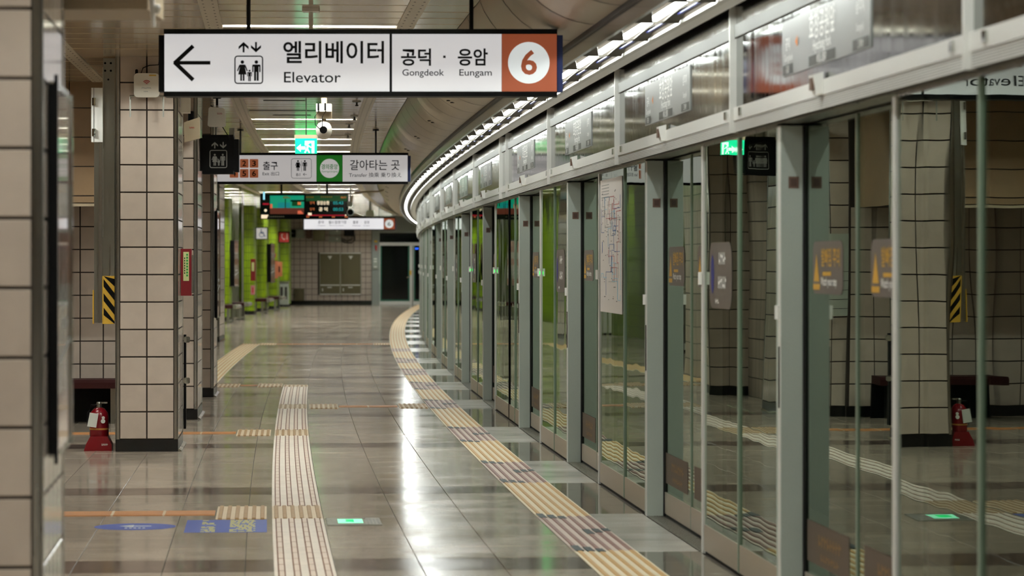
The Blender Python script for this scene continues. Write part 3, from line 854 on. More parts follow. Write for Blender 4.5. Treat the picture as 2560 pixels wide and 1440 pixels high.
# ------------------------------------------------------------------ platform screen doors
def ordinal_place(i):
    return 'at the picture edge' if i == 0 else ('%s from the right' % ORD[i])
PSDG = 'fixed glass platform screens'
def tri_warning(mp, cx, cz, h):
    return poly_mb([[(cx - h * .5, cz - h * .45), (cx + h * .5, cz - h * .45), (cx, cz + h * .55)], [(cx - h * .62, cz - h * .75), (cx + h * .62, cz - h * .75), (cx + h * .62, cz - h * .55), (cx - h * .62, cz - h * .55)]], mp)
def fixed_screen(i, s0, s1):
    L = s1 - s0; sm = (s0 + s1) / 2; h = L / 2
    bays = 3 if L > 3 else 2
    if L > 3: mul = [-h + .62, -h + 1.4]
    else: mul = [-h + (1.18 if i != 0 else 1.27)]
    what = {2: 'subway map on its far pane', 1: 'oval grey notice on its far pane', 4: 'wide three-pane emergency screen'}.get(i, 'fixed glass screen')
    lb = 'fixed glass platform screen with grey end pillar, %s' % (ordinal_place(i)) if i not in (1, 2, 4) else 'fixed glass platform screen with %s, %s' % (what, ordinal_place(i))
    o = thing('platform_screen', lb, 'screen', sm, T_PSD, 0, PSDG)
    part('end_pillar', MB().box(0, .1, -h, -h + .12, 0, 2.1), 'pillar', o, 'grey-green painted end pillar')
    part('front_strip', MB().box(-.003, .018, -h + .012, -h + .06, .0, 2.1), 'alu', o)
    part('gasket', MB().box(.094, .105, -h - .022, -h, 0, 2.1), 'rubber', o)
    part('far_post', MB().box(-.002, .1, h - .055, h, 0, 2.1), 'alu', o)
    part('base_gap', MB().box(.012, .06, -h + .12, h - .055, 0, .017), 'rubber', o)
    part('top_rail', MB().box(.004, .06, -h + .12, h - .055, 2.096, 2.109), 'steel_dark', o)
    ys = [-h + .06] + mul + [h - .055]
    for a, b in zip(ys, ys[1:]):
        part('kick_plate', MB().box(.003, .03, a + .012, b - .012, .017, .15), 'alu_plate', o)
        part('pane', MB().face([(.008, b - .004, .15), (.008, a + .004, .15), (.008, a + .004, 2.096), (.008, b - .004, 2.096)]), 'glass', o)
    for k, y in enumerate(mul):
        part('mullion', MB().box(-.002, .03, y - .014, y + .014, .017, 2.096), 'black' if (bays == 3 and k == 1) else 'mullion', o)
    if i >= 1:
        p = part('plaque', MB().box(.032, .078, -h - .002, -h, 1.825, 1.877), 'plaque', o, 'small brown square plaque')
        part('plaque_face', MB().box(.041, .069, -h - .003, -h - .001, 1.834, 1.868), 'plaque_in', p)
        part('sensor_lens', MB().tube([(-.012, -h + .035, 1.25), (-.012, -h + .035, 1.31)], .011, 8), 'white', o)
        part('sensor_lens', MB().tube([(-.012, h - .03, 1.385), (-.012, h - .03, 1.45)], .011, 8), 'white', o)
        part('pull_bar', MB().box(-.008, .0, -h + .022, -h + .035, .86, 1.13), 'dark_metal', o)
    if i in (3, 4, 5):
        part('status_led', MB().box(-.006, 0, h - .045, h - .03, 1.40, 1.425), 'led_green', o)
    if i == 2:
        ya, yb = mul[0] + .12, h - .12
        mpz = part('subway_map', MB().box(.001, .005, ya, yb, 1.17, 2.05), 'map_paper', o, 'white subway line map poster')
        rg = random.Random(5)
        cols = {'print_grey': MB(), 'print_blue': MB(), 'print_red': MB(), 'print_cyan': MB(), 'print_black': MB()}
        ks = list(cols)
        for k in range(34):
            c = cols[ks[k % 4]]; y = rg.uniform(ya + .08, yb - .08); z = rg.uniform(1.3, 1.88)
            for q in range(4):
                if q % 2: y2, z2 = y, min(1.93, max(1.25, z + rg.uniform(-.16, .16)))
                else: y2, z2 = min(yb - .06, max(ya + .06, y + rg.uniform(-.35, .35))), z
                c.box(.0, .0012, min(y, y2) - .004, max(y, y2) + .004, min(z, z2) - .0018, max(z, z2) + .0018); y, z = y2, z2
        for k in range(60):
            y = rg.uniform(ya + .05, yb - .1); z = rg.uniform(1.22, 1.98)
            cols['print_black'].box(.0, .001, y, y + rg.uniform(.02, .06), z, z + .004)
        for k in range(5): cols['print_grey'].box(.0, .001, yb - .5, yb - .08, 1.93 + .02 * k, 1.935 + .02 * k)
        for k, c in cols.items(): part('map_print', c, k, mpz)
    elif bays == 2 and i > 0:
        y = (mul[0] + h) / 2 if i != 3 else (mul[0] - h) / 2 + .1
        z = 1.435
        mp = face_psd(y, z, .006)
        stk = part('notice_sticker', MB().flat(rrect(.72, .33, .09, 5), mp), 'sticker', o, 'rounded grey notice sticker')
        mp2 = face_psd(y, z, .0045)
        part('blue_oval', MB().flat([(-.25 + .05 * math.cos(a * PI / 8), .005 + .1 * math.sin(a * PI / 8)) for a in range(16)], mp2), 'print_navy', stk)
        rg = random.Random(i)
        pl = scribble(.06, .085, .22, .06, rg, 5) + scribble(.06, -.035, .26, .06, rg, 6) + scribble(-.1, -.13, .12, .022, rg, 3)
        part('lettering', poly_mb(pl, mp2), 'print_white', stk)
    return o
def door_leaf(i, c, y0, y1, which):
    o = thing('sliding_door_leaf', '%s glass leaf of sliding platform door, %s doorway' % (which, ordinal_place(i)), 'door leaf', c, T_PSD, 0, 'sliding platform door leaves')
    w = .014
    part('stile', MB().box(.1, .13, y0 + .003, y0 + w, .02, 2.1), 'mullion', o)
    part('stile', MB().box(.1, .13, y1 - w, y1 - .003, .02, 2.1), 'mullion', o)
    part('kick_plate', MB().box(.1, .13, y0 + w, y1 - w, .02, .145), 'alu_plate', o)
    part('pane', MB().face([(.106, y1 - w, .145), (.106, y0 + w, .145), (.106, y0 + w, 2.1), (.106, y1 - w, 2.1)]), 'door_glass', o)
    part('rubber_edge', MB().box(.105, .128, y0 + .003, y1 - .003, .004, .02), 'rubber', o)
    ym = (y0 + y1) / 2 + (.05 if which == 'far' else -.02)
    mp = face_psd(ym, 1.478, .1045); mp2 = face_psd(ym, 1.478, .103)
    sk = part('warning_sticker', MB().flat(rrect(.66, .225, .05, 4), mp), 'sticker', o, 'grey rounded warning sticker')
    part('lettering', text_mb([('발빠짐 주의', .07, .012, .085, .012), ], mp2), 'print_yellow', sk)
    part('warning_sign', tri_warning(mp2, -.24, -.005, .12), 'print_yellow', sk)
    part('english_print', text_mb([('Watch your step', .03, -.075, .05, .01)], mp2), 'print_white', sk)
    part('yellow_print', poly_mb([[(-.1, -.018), (.08, -.018), (.08, -.034), (-.1, -.034)]], mp2), 'print_yellow', sk)
    ml = face_psd(ym, .29, .1045); ml2 = face_psd(ym, .29, .103)
    sk = part('low_sticker', MB().flat([(-.46, -.09), (.46, -.09), (.46, .09), (-.46, .09)], ml), 'sticker_low', o, 'brown low warning band')
    rg = random.Random(i)
    part('print', poly_mb(scribble(.05, .02, .5, .05, rg, 8) + scribble(.05, -.05, .4, .03, rg, 7), ml2), 'sticker_print', sk)
    return o
def header(k, s0, s1, c=None):
    L = s1 - s0; h = L / 2 - .004; sm = (s0 + s1) / 2
    lb = ('steel header box with station name panel over platform doors, %s' % (ordinal_place(k)) if c is not None else 'narrow blank filler header box between two header boxes, s%d' % k)
    if c is None: lb = 'narrow blank steel header between carriage positions, %s such filler' % ORD[k]
    o = thing('header_box', lb, 'header', sm, 2.35, 0, 'platform door header boxes')
    part('body', MB().box(.03, .3, -h, h, 2.11, 2.70), 'steel_dark', o)
    g = MB().box(.004, .03, -h, h, 2.115, 2.168)
    gr = part('grooved_rail', g, 'dark_metal', o)
    g = MB()
    for j in range(6): g.box(0, .006, -h, h, 2.1165 + .0088 * j, 2.1222 + .0088 * j)
    part('rail_ridges', g, 'alu', gr, kind='stuff')
    part('lip', MB().box(-.004, .03, -h, h, 2.169, 2.231), 'header_metal', o)
    part('graphic_panel', MB().box(.01, .03, -h, h, 2.234, 2.559), 'header_panel', o)
    part('band', MB().box(-.001, .03, -h, h, 2.562, 2.621), 'header_band', o)
    part('upper_panel', MB().box(.008, .03, -h, h, 2.622, 2.703), 'header_gloss', o)
    part('end_post', MB().box(-.022, .02, h - .014, h + .004, 2.112, 2.712), 'alu', o)
    part('end_post', MB().box(-.022, .02, -h - .004, -h + .014, 2.112, 2.712), 'alu', o)
    if c is None: return o
    y = c - sm
    b = part('sensor_box', MB().prism([(-.045, 2.25), (-.002, 2.262), (-.002, 2.172), (-.03, 2.172)], y - .042, y + .042, 'y'), 'white', o, 'small white door sensor box')
    part('sensor_window', MB().box(-.047, -.036, y - .03, y + .03, 2.19, 2.238), 'plaque', b)
    for yy in (-h + .22, h - .22):
        part('lock', MB().box(-.012, -.003, yy - .025, yy + .025, 2.185, 2.222), 'mirror_steel', o)
    pn = part('station_panel', MB().box(.004, .011, y - .92, y + .92, 2.297, 2.532), 'sign_grey', o, 'grey station name panel')
    mp = face_psd(y, 2.414, .0028)
    letters(pn, [('효창공원앞', -.02, .005, .12, .012), ('Hyochang Park', -.02, -.052, .062, .01), ('공덕', -.78, -.005, .06, .01), ('Gongdeok', -.76, -.055, .042, .0, .2), ('삼각지', .74, .03, .06, .01), ('Samgakji', .74, -.04, .042)], mp, 'print_white')
    for bx in ((-.3, .26), (-.9, -.66), (.6, .9)):
        part('dark_box', poly_mb([[(bx[0], -.112), (bx[1], -.112), (bx[1], -.07), (bx[0], -.07)]], mp), 'sign_dark', pn)
    mp2 = face_psd(y, 2.414, .0018)
    letters(pn, [('孝昌公園前', -.02, -.106, .042), ('孔德', -.78, -.104, .036), ('三角地', .75, -.104, .036)], mp2, 'print_white')
    part('arrow', poly_mb([[(-.6, .015), (-.55, .04), (-.55, -.01)]], mp2), 'print_orange', pn)
    return o
prev = 3.3
for i, (a, b) in enumerate(DOORS):
    c = (a + b) / 2
    nxt = DOORS[i + 1][0] if i + 1 < len(DOORS) else 104.2
    fixed_screen(i, b, nxt)
    door_leaf(i, c, a - c, 0, 'near'); door_leaf(i, c, 0, b - c, 'far')
    m = MB().box(.0, .13, a - c, b - c, -.02, .002)
    for j in range(6): m.box(.008 + .015 * j, .014 + .015 * j, a - c, b - c, .002, .005)
    o = thing('door_threshold', 'grooved steel threshold in front of platform doors, %s doorway' % ordinal_place(i), 'threshold', c, T_PSD, 0, 'door thresholds')
    part('grooved_plate', m, 'steel_dark', o)
o = struct('wall_right', sweep(rect(2.45, 2.6, -.1, 3.75), S0, 3.3, 2.4, closed=True), 'alu_plate')
fixed_screen(len(DOORS), 3.4, 5.9)['label'] = 'fixed glass platform screen beside the camera, outside the picture'
heads = []
for i, (a, b) in enumerate(DOORS):
    c = (a + b) / 2
    heads.append([c - 2.33, c + 2.33, c])
heads[1][:2] = [9.37, 14.04]; heads[2][:2] = [14.04, 18.7]; heads[3][:2] = [18.7, 23.42]; heads[4][:2] = [23.42, 27.99]; heads[5][:2] = [28.88, 33.49]; heads[0][:2] = [4.7, 9.37]
for i in range(6, len(heads)):
    heads[i][0] = heads[i - 1][1] if heads[i][2] - heads[i - 1][2] < 5.2 else heads[i][2] - 2.33
    if i + 1 < len(heads) and heads[i + 1][2] - heads[i][2] < 5.2: heads[i][1] = (heads[i][2] + heads[i + 1][2]) / 2
nf = 0
for i, (a, b, c) in enumerate(heads):
    header(i, a, b, c)
    if i + 1 < len(heads) and heads[i + 1][0] - b > .3:
        header(nf, b, heads[i + 1][0]); nf += 1
# ------------------------------------------------------------------ tiled columns
TP = .2175
def tile_mesh(w, h, axis, mat='tile', d=.008):
    k = ('tile', round(w, 4), round(h, 4), axis, mat)
    if k not in mesh_cache: mesh_cache[k] = MB().slab(w, h, d, .002, axis).mesh('tile', mat)
    return mesh_cache[k]
def tiles(parent, axis, u0, u1, v0, v1, fixed, pu=TP, pv=TP, gap=.011, mat='tile', skip=None, d=.008):
    """grid of single tiles, u along the face, v up; fixed: the face's own coordinate"""
    nu = max(1, round((u1 - u0) / pu)); pu = (u1 - u0) / nu
    v = v0
    while v < v1 - .02:
        vh = min(pv, v1 - v)
        for i in range(nu):
            u = u0 + pu * (i + .5)
            if skip and skip(u, v + vh / 2): continue
            o = D.objects.new('tile', tile_mesh(pu - gap, vh - gap, axis, mat, d)); link(o, parent)
            o.location = (u, fixed, v + vh / 2) if axis == 'y-' else (fixed, u, v + vh / 2)
        v += pv
def column(label, s, tR, w=.49, dep=1.16, zb=.10, pv=TP, top=CEIL + .012):
    o = thing('tiled_column', label, 'column', s, tR, 0, 'tiled columns')
    part('core', MB().box(-w + .009, -.009, .009, dep, 0, top), 'grout', o)
    tiles(o, 'y-', -w + .03, -.03, zb, top, .009, pv=pv)
    tiles(o, 'x+', .03, dep - .03, zb, top, -.009, pv=pv)
    part('baseboard', MB().box(-w - .002, .0015, -.003, dep + .002, 0, zb - .002), 'black_stone', o)
    for x0, x1 in ((-w - .001, -w + .03), (-.03, .001)):
        part('corner_guard', MB().box(x0, x1, -.004, .009, zb, top), 'steel', o)
    part('corner_guard', MB().box(-.009, .003, -.004, .03, zb, top), 'steel', o)
    part('corner_guard', MB().box(-.009, .003, dep - .03, dep + .004, zb, top), 'steel', o)
    part('corner_guard', MB().box(-w - .003, -w + .009, -.004, .03, zb, top), 'steel', o)
    part('skirting_strip', MB().prism([(.002, .002), (.03, .002), (.03, .006), (.008, .02), (.002, .02)], .02, dep - .02, 'y'), 'mirror_steel', o)
    return o
C1 = column('nearest tiled column cut by the picture edge, line map lightbox on its side', 9.5, -.585, dep=1.12, zb=.104, pv=.2193)
C2 = column('wide tiled column with the wifi box and red alarm box', 23.9, -.572, zb=.098)
C3 = column('tiled column directly behind the wifi box column, beige box on its top', 28.73, -.569, dep=1.42, zb=.10)
C4 = column('tiled column at the start of the left tactile line with a black framed lightbox', 33.51, -.561, dep=1.2, zb=.10)
C5 = column('tiled column furthest back, partly hidden beside the lime green columns', 56.6, -1.47, dep=1.9, zb=.10)

def lightbox(label, s, t, ln=.68, z0=.85, z1=2.105, dep=0.0):
    o = thing('line_map_lightbox', label, 'lightbox', s, t, 0, 'lightboxes on column sides')
    if dep:
        b_ = part('bracket_box', MB().box(-.0, dep, -.002, ln, z0 + .04, z1 - .04), 'black', o)
    part('case', MB().prism([(dep + p, q) for p, q in [(0, z0 + .03), (.018, z0 + .03), (.018, z0), (.03, z0), (.03, z1), (.018, z1), (.018, z1 - .03), (0, z1 - .03)]], 0, .012, 'y'), 'black', o)
    part('case_body', MB().box(dep, dep + .028, .012, ln, z0 + .02, z1 - .02), 'steel', o)
    f = part('poster', MB().box(dep + .028, dep + .031, .014, ln - .02, z0 + .045, z1 - .045), 'poster', o)
    mp = face_col(ln / 2, (z0 + z1) / 2, dep + .0316)
    hh = (z1 - z0) / 2 - .06; w = ln / 2 - .05
    part('brown_band', poly_mb([[(-w, hh - .28), (w, hh - .28), (w, hh), (-w, hh)]], mp), 'poster_brown', f)
    part('brown_band', poly_mb([[(-w, -hh), (w, -hh), (w, -hh + .16), (-w, -hh + .16)]], mp), 'poster_brown', f)
    part('brown_band', poly_mb([[(-w, -.05), (w, -.05), (w, .12), (-w, .12)]], mp), 'poster_brown', f)
    rg = random.Random(int(s))
    part('map_lines', poly_mb([thick_line((-w, -.3), (w, -.24), .02), thick_line((-w * .8, -.4), (-w * .2, .0), .015)] + scribble(0, -.18, w * 1.4, .04, rg, 9), mp), 'print_grey', f)
    part('end_rail', MB().box(dep, dep + .04, ln - .02, ln, z0 + .03, z1 - .03), 'mirror_steel', o)
    return o
lightbox('line map lightbox on the nearest column, black frame edge towards the camera', 9.74, -.581)
lightbox('tall black framed lightbox on the side of the column by the left tactile line', 33.75, -.557, .8)

# things fixed to the columns
o = thing('wifi_router', 'cream wifi box with red wave symbol high on the wide tiled column', 'router', 23.88, -.815, 2.90)
part('shell', MB().prism(rrect(.2, .19, .03, 4), -.055, -.012, 'y'), 'white_warm', o, smooth=40)
part('antenna', MB().prism(rrect(.022, .085, .01, 3, -.08, .085), -.03, -.01, 'y'), 'black', o)
mp = face_cam(0, .0, -.056)
wv = []
for k, r in enumerate((.012, .024, .036)):
    wv.append([(r * math.cos(math.radians(a)), r * math.sin(math.radians(a)) + .005) for a in range(40, 141, 20)] + [((r - .006) * math.cos(math.radians(a)), (r - .006) * math.sin(math.radians(a)) + .005) for a in range(140, 39, -20)])
for p_ in wv: part('wave_mark', poly_mb([p_], mp), 'print_red', o)
rg = random.Random(2)
part('lettering', poly_mb(scribble(0, -.022, .075, .012, rg, 8) + scribble(-.005, -.05, .035, .009, rg, 4), mp), 'print_grey', o, kind='stuff')
part('label', poly_mb([[(.02, .073), (.075, .073), (.075, .083), (.02, .083)]], mp), 'yellow', o)
for sg in (-1, 1):
    part('bracket', MB().tube([(sg * .13, -.02, -.09), (sg * .13, -.02, -.25)], .007, 6), 'steel_dark', o)
    part('bracket', MB().tube([(sg * .1, -.02, -.085), (sg * .135, -.02, -.085)], .01, 6), 'steel_dark', o)
part('back_plate', MB().box(-.1, .1, -.013, .022, -.08, .08), 'steel_dark', o)
part('cable', MB().tube([(-.05, .0, .09), (-.03, -.004, .14), (.02, -.004, .16), (.09, -.002, .165), (.1, .0, .22)], .004, 6), 'black', o)
o = thing('signal_box', 'small white box on top right corner of the wide tiled column', 'signal box', 24.3, -.565, 2.77)
part('shell', MB().box(.001, .075, 0, .2, -.06, .06), 'white_warm', o); part('antenna', MB().box(.03, .045, .05, .06, .06, .2), 'white', o)
o = thing('signal_box', 'beige tilted box under the ceiling on the second column', 'signal box', 28.69, -.635, 2.78)
part('shell', MB().prism([(-.055, -.14), (.095, -.10), (.09, .1), (-.06, .05)], -.08, -.01, 'y'), 'beige_metal', o)
part('mount', MB().box(-.02, .03, -.02, .018, .06, .16), 'black', o)
part('logo_print', poly_mb(scribble(.02, .0, .05, .016, random.Random(1), 4), face_cam(0, 0, -.0815)), 'print_red', o, kind='stuff')
s, t = at(541.5, 29.2)
o = thing('signal_box', 'bright white antenna box above the black elevator sign', 'signal box', s, t, 2.92, rot=-YAW)
part('shell', MB().prism([(-.085, -.085), (-.07, -.098), (.075, -.1), (.087, -.09), (.084, .07), (.07, .082), (-.06, .094), (-.075, .08)], -.03, .03, 'y'), 'white', o, smooth=30)
part('stem', MB().tube([(0, .04, .05), (0, .06, .11)], .012, 8), 'steel_dark', o)
part('cable', MB().tube([(.05, .01, -.09), (.12, .02, -.2), (.13, .04, -.24)], .005, 6), 'black', o)
part('cable', MB().tube([(-.03, .02, .09), (-.06, .03, .11)], .005, 6), 'black', o)
part('logo_print', poly_mb(scribble(.035, .03, .05, .02, random.Random(4), 4), face_cam(0, 0, -.0312)), 'print_pink', o, kind='stuff')

o = thing('alarm_box', 'dark red fire alarm box with green lettered label on column side', 'alarm box', 24.42, -.567, 1.42)
part('shell', MB().box(0, .085, 0, .16, -.19, .19), 'box_red', o)
part('label', MB().box(.02, .066, -.002, 0, -.07, .165), 'label_green', o)
mp = face_cam(.051, 0, -.0025); rg = random.Random(8)
part('lettering', poly_mb([[(-.007, .15 - .024 * i), (.007, .15 - .024 * i), (.007, .134 - .024 * i), (-.007, .134 - .024 * i)] for i in range(8)], mp), 'print_green', o, kind='stuff')
mp = face_cam(.031, 0, -.0025)
part('lettering', poly_mb([[(-.004, .12 - .02 * i), (.004, .12 - .02 * i), (.004, .107 - .02 * i), (-.004, .107 - .02 * i)] for i in range(7)], mp), 'print_black', o, kind='stuff')
part('side_tray', MB().box(.085, .1, .03, .14, -.17, .14), 'steel', o)
o = thing('folded_case', 'tall narrow black case strapped to the rear of the wide tiled column', 'case', 24.98, -.564, 0)
part('case', MB().box(.0, .02, 0, .09, .12, .9), 'black', o)
for z in (.52, .86):
    part('buckle', MB().prism(rrect(.05, .05, .012, 3, .028, z), -.012, .0, 'y'), 'mirror_steel', o)
    part('strap', MB().box(-.0, .023, -.004, .094, z - .012, z + .012), 'rubber', o)

# panel hung edge-on beside the wide column
o = thing('panel_partition', 'steel panel hung edge-on from ceiling, left of the wide column', 'panel', 23.94, -1.072, 0)
part('end_plate', MB().box(-.09, -.0, 0, .03, 1.02, 3.12), 'steel_dark', o)
part('end_flange', MB().box(-.094, -.088, -.012, .03, 1.7, 3.05), 'steel', o)
part('board', MB().box(-.13, -.02, .03, 1.5, 1.05, 2.5), 'steel_dark', o)
part('side_post', MB().box(-.165, -.13, .05, .09, 1.02, 2.455), 'steel_dark', o)
part('side_post', MB().box(-.128, -.1, .02, .06, 1.02, 2.455), 'steel', o)
hb = part('hinge_box', MB().box(-.185, -.095, .01, .12, 2.455, 2.885), 'white', o)
part('door_gap', MB().box(-.166, -.163, .007, .01, 2.455, 2.885), 'black', hb)
for z in (2.53, 2.775): part('hinge', MB().tube([(-.163, .0, z - .03), (-.163, .0, z + .03)], .016, 8), 'mirror_steel', hb)
for x in (-.075, -.03):
    for z in (3.08, 3.02): part('bolt_head', MB().prism(circ(.009, x, z, 8), -.006, 0, 'y'), 'black', o)
part('bolt_head', MB().prism(circ(.008, -.05, 2.95, 8), -.006, 0, 'y'), 'black', o)
bp = part('bumper', MB().box(-.086, .0, -.014, .0, 1.012, 1.392), 'yellow', o, 'yellow bumper with black diagonal stripes')
for i in range(4):
    z = 1.0 + .113 * i
    pts = [(-.086, z + .082), (-.0, z - .03), (-.0, z + .03), (-.086, z + .142)]
    pts = [(x, min(1.391, max(1.013, zz))) for x, zz in pts]
    part('stripe', poly_mb([pts], face_cam(0, 0, -.0148)), 'print_black', bp)
part('bumper_edge', MB().box(-.096, -.087, -.014, .05, 1.012, 1.392), 'yellow', o)
part('bumper_edge', MB().box(-.176, -.166, .03, .09, 1.012, 1.28), 'yellow', o)

# fire extinguisher beside it
o = thing('fire_extinguisher', 'red fire extinguisher on a red stand with white tag, beside the wide column', 'extinguisher', 24.12, -1.205, 0)
part('stand', MB().prism([(-.115, 0), (.105, 0), (.105, .05), (.07, .115), (-.065, .115), (-.1, .05)], -.1, .1, 'y'), 'ext_red', o)
part('cylinder', MB().lathe([(.072, .10), (.076, .12), (.076, .26), (.07, .30), (.045, .33), (.022, .342)], 0, 0, 20), 'ext_red', o, smooth=40)
part('band', MB().lathe([(.0775, .165), (.0775, .178)], 0, 0, 20), 'gold', o)
part('valve', MB().lathe([(.02, .34), (.022, .375), (.014, .385)], 0, 0, 10), 'steel_dark', o)
part('lever', MB().box(-.02, .065, -.01, .01, .372, .384), 'steel', o)
part('hose', MB().tube([(-.02, 0, .36), (-.06, -.02, .36), (-.085, -.02, .3), (-.088, -.01, .2)], .009, 8), 'black', o)
part('tag', MB().prism([(-.068, .305), (.0, .295), (-.018, .185), (-.09, .195)], -.094, -.092, 'y'), 'tag_white', o)
part('emblem', poly_mb([circ(.018, .035, .235, 10), circ(.013, .037, .262, 10)], face_cam(0, 0, -.0775)), 'tag_white', o, kind='stuff')
part('stand_print', poly_mb(scribble(.05, .05, .05, .018, random.Random(3), 5), face_cam(0, 0, -.101)), 'tag_white', o, kind='stuff')

# ------------------------------------------------------------------ stair wall, bench, left walls
o = struct('wall_stair', MB().box(-3.6, 0, .008, 11.5, 0, CEIL + .012), 'grout')
x, y = W(28.65, -1.0); o.location = (x, y, 0); o.rotation_euler = (0, 0, -28.65 / RAD)
tiles(o, 'y-', -2.2, -.02, .10, 2.04, .008)
m = MB().face([(-3.6, .0, .1), (-2.2, .0, .1), (-2.2, .0, 2.04), (-3.6, .0, 2.04)]); m.uv = [(0, 0), (1.4, 0), (1.4, 1.94), (0, 1.94)]
part('tiling', m, 'side_tile', o)
m = MB().face([(.003, 1.5, 0), (.003, 11.5, 0), (.003, 11.5, 3.14), (.003, 1.5, 3.14)]); m.uv = [(0, 0), (10, 0), (10, 3.14), (0, 3.14)]
part('tiling', m, 'side_tile', o)
part('baseboard', MB().box(-3.6, -.0, -.004, .008, 0, .1), 'black_stone', o)
o = struct('wall_upper', MB().box(-3.52, 0, .008, 1.42, 2.03, CEIL + .012), 'grout')
x, y = W(27.2, -1.08); o.location = (x, y, 0); o.rotation_euler = (0, 0, -27.2 / RAD)
tiles(o, 'y-', -3.52, 0, 2.10, CEIL + .01, .008, pu=.586, pv=.264, gap=.009, mat='tile_brown')
tiles(o, 'y-', -3.52, 0, 2.034, 2.098, .008, pu=.586, pv=.064, gap=.007, mat='tile_brown')
part('ledge', MB().box(-3.52, 0, -.02, .06, 2.005, 2.03), 'beige_metal', o)
part('side_cladding', MB().box(-.002, .006, .01, 1.42, 2.03, CEIL), 'tile_brown', o)
o = thing('bench', 'dark red bench against the tiled back wall, behind the extinguisher', 'bench', 28.2, -1.75, 0)
part('seat', MB().prism([(-.22, .33), (.22, .33), (.22, .41), (-.19, .41), (-.22, .385)], -.9, .6, 'x'), 'bench_red', o)
part('leg', MB().box(-.75, -.68, -.15, .2, 0, .33), 'steel_dark', o); part('leg', MB().box(.4, .47, -.15, .2, 0, .33), 'steel_dark', o)
part('under_seat_shade', MB().box(-.9, .6, .21, .25, .0, .33), 'black', o)  # black sheet standing in for the darkness under the seat
m = sweep([(-3.3, 0), (-3.3, CEIL)], 41, S1, 2.0); n = len(m.v) // 2
m.uv = [(32.5 * q, zz) for q in [i * 2.0 / 32.5 for i in range(n)] for zz in (0, CEIL)]
o = struct('wall_left_far', m, 'green_wall')

# ------------------------------------------------------------------ lime green columns and what hangs on them
def rounded_column(label, s, tR, w, dep, mat, rad=.2, pu=0):
    o = thing('green_column' if mat == 'green_tile' else 'steel_column', label, 'column', s, tR, 0, 'columns along the far left side')
    pl = []
    for i in range(7):
        a = math.radians(180 + 90 * (1 - i / 6)); pl.append((-w + rad + rad * math.cos(a) if False else 0, 0))
    pl = [(-w, dep), (-w, rad)] + [(-w + rad - rad * math.cos(math.radians(a)), rad - rad * math.sin(math.radians(a))) for a in (15, 30, 45, 60, 75, 90)] + \
         [(-w / 2, 0)] + [(-rad + rad * math.sin(math.radians(a)), rad - rad * math.cos(math.radians(a))) for a in (0, 15, 30, 45, 60, 75, 90)] + [(0, dep)]
    m = MB(); m.uv = []; u = 0
    for i, (p, q) in enumerate(pl):
        if i: u += math.hypot(p - pl[i - 1][0], q - pl[i - 1][1])
        m.v += [(p, q, .1), (p, q, CEIL + .01)]; m.uv += [(u, .1), (u, CEIL)]
        if i: m.f.append((2 * i - 2, 2 * i, 2 * i + 1, 2 * i - 1))
    part('shaft', m, mat, o, smooth=50)
    part('baseboard', MB().prism([(p * 1.0, q) for p, q in pl], 0, .1, 'z'), 'black_stone', o)
    part('corner_strip', MB().box(-.0, .02, dep - .1, dep, .1, CEIL), 'mirror_steel', o)
    return o
rounded_column('lime green rounded column nearest, just right of the last beige column', 76.8, -2.5, .85, 1.0, 'green_tile')
o = thing('steel_column', 'grey stainless clad column between two lime green columns', 'column', 81.5, -2.5, 0)
part('shaft', MB().box(-.8, 0, 0, .9, 0, CEIL + .01), 'steel_dark', o)
part('edge_strip', MB().box(-.06, .01, -.012, .02, 0, CEIL), 'mirror_steel', o); part('edge_strip', MB().box(-.34, -.3, -.01, .01, 0, CEIL), 'mirror_steel', o)
for i, s in enumerate((86.5, 91.5, 96.3, 101.5)):
    rounded_column(['lime green rounded column behind the steel column, wheelchair sign on it', 'lime green rounded column with black lightbox on its side', 'lime green rounded column with red telephone sign and orange phone box', 'lime green rounded column furthest away, touching the far wall'][i], s, -2.5, .85, 1.0, 'green_tile')
lightbox('brown line map lightbox on the nearest lime green column', 77.2, -2.5, 1.5, dep=.09)
lightbox('black framed brown lightbox on a lime green column behind the wheelchair sign', 91.9, -2.5, 1.6, dep=.1)
o = thing('accessibility_sign', 'white square sign with blue wheelchair symbol among lime green columns', 'sign', 87.0, -2.5, 0)
part('case', MB().box(.01, .37, 0, .09, 2.16, 2.52), 'black', o)
part('face', MB().box(.035, .345, -.006, .0, 2.185, 2.495), 'sign_face_dim', o)
mp = face_cam(.19, 2.34, -.0075); R_ = .075
part('wheel', ring_strip(circ(R_, 0, -.035, 20), circ(R_ - .016, 0, -.035, 20), mp), 'print_blue', o)
part('figure', poly_mb([circ(.02, -.012, .105, 10), [(-.03, .075), (.004, .075), (.004, .0), (-.03, .0)], [(-.03, .04), (.06, .04), (.06, .022), (-.03, .022)], [(-.02, .012), (.062, .012), (.062, -.008), (-.02, -.008)], thick_line((.052, .0), (.09, -.09), .022), thick_line((.085, -.085), (.115, -.08), .02)], mp), 'print_blue', o, kind='stuff')
o = thing('telephone_sign', 'red square sign with a white handset symbol on lime green column', 'sign', 96.9, -2.5, 0)
part('case', MB().box(.0, .37, 0, .1, 2.13, 2.5), 'black', o)
part('face', MB().box(.025, .345, -.006, .0, 2.16, 2.47), 'print_red', o)
mp = face_cam(.17, 2.32, -.0075)
part('handset', poly_mb([thick_line((-.06, .08), (-.05, -.02), .02), thick_line((-.05, -.02), (.02, -.09), .02), thick_line((-.06, .085), (-.02, .085), .02), thick_line((.02, -.09), (.04, -.05), .02)], mp), 'print_white', o, kind='stuff')
part('lettering', poly_mb([[(.1, .11 - .04 * i), (.13, .11 - .04 * i), (.13, .085 - .04 * i), (.1, .085 - .04 * i)] for i in range(5)], mp), 'print_white', o, kind='stuff')
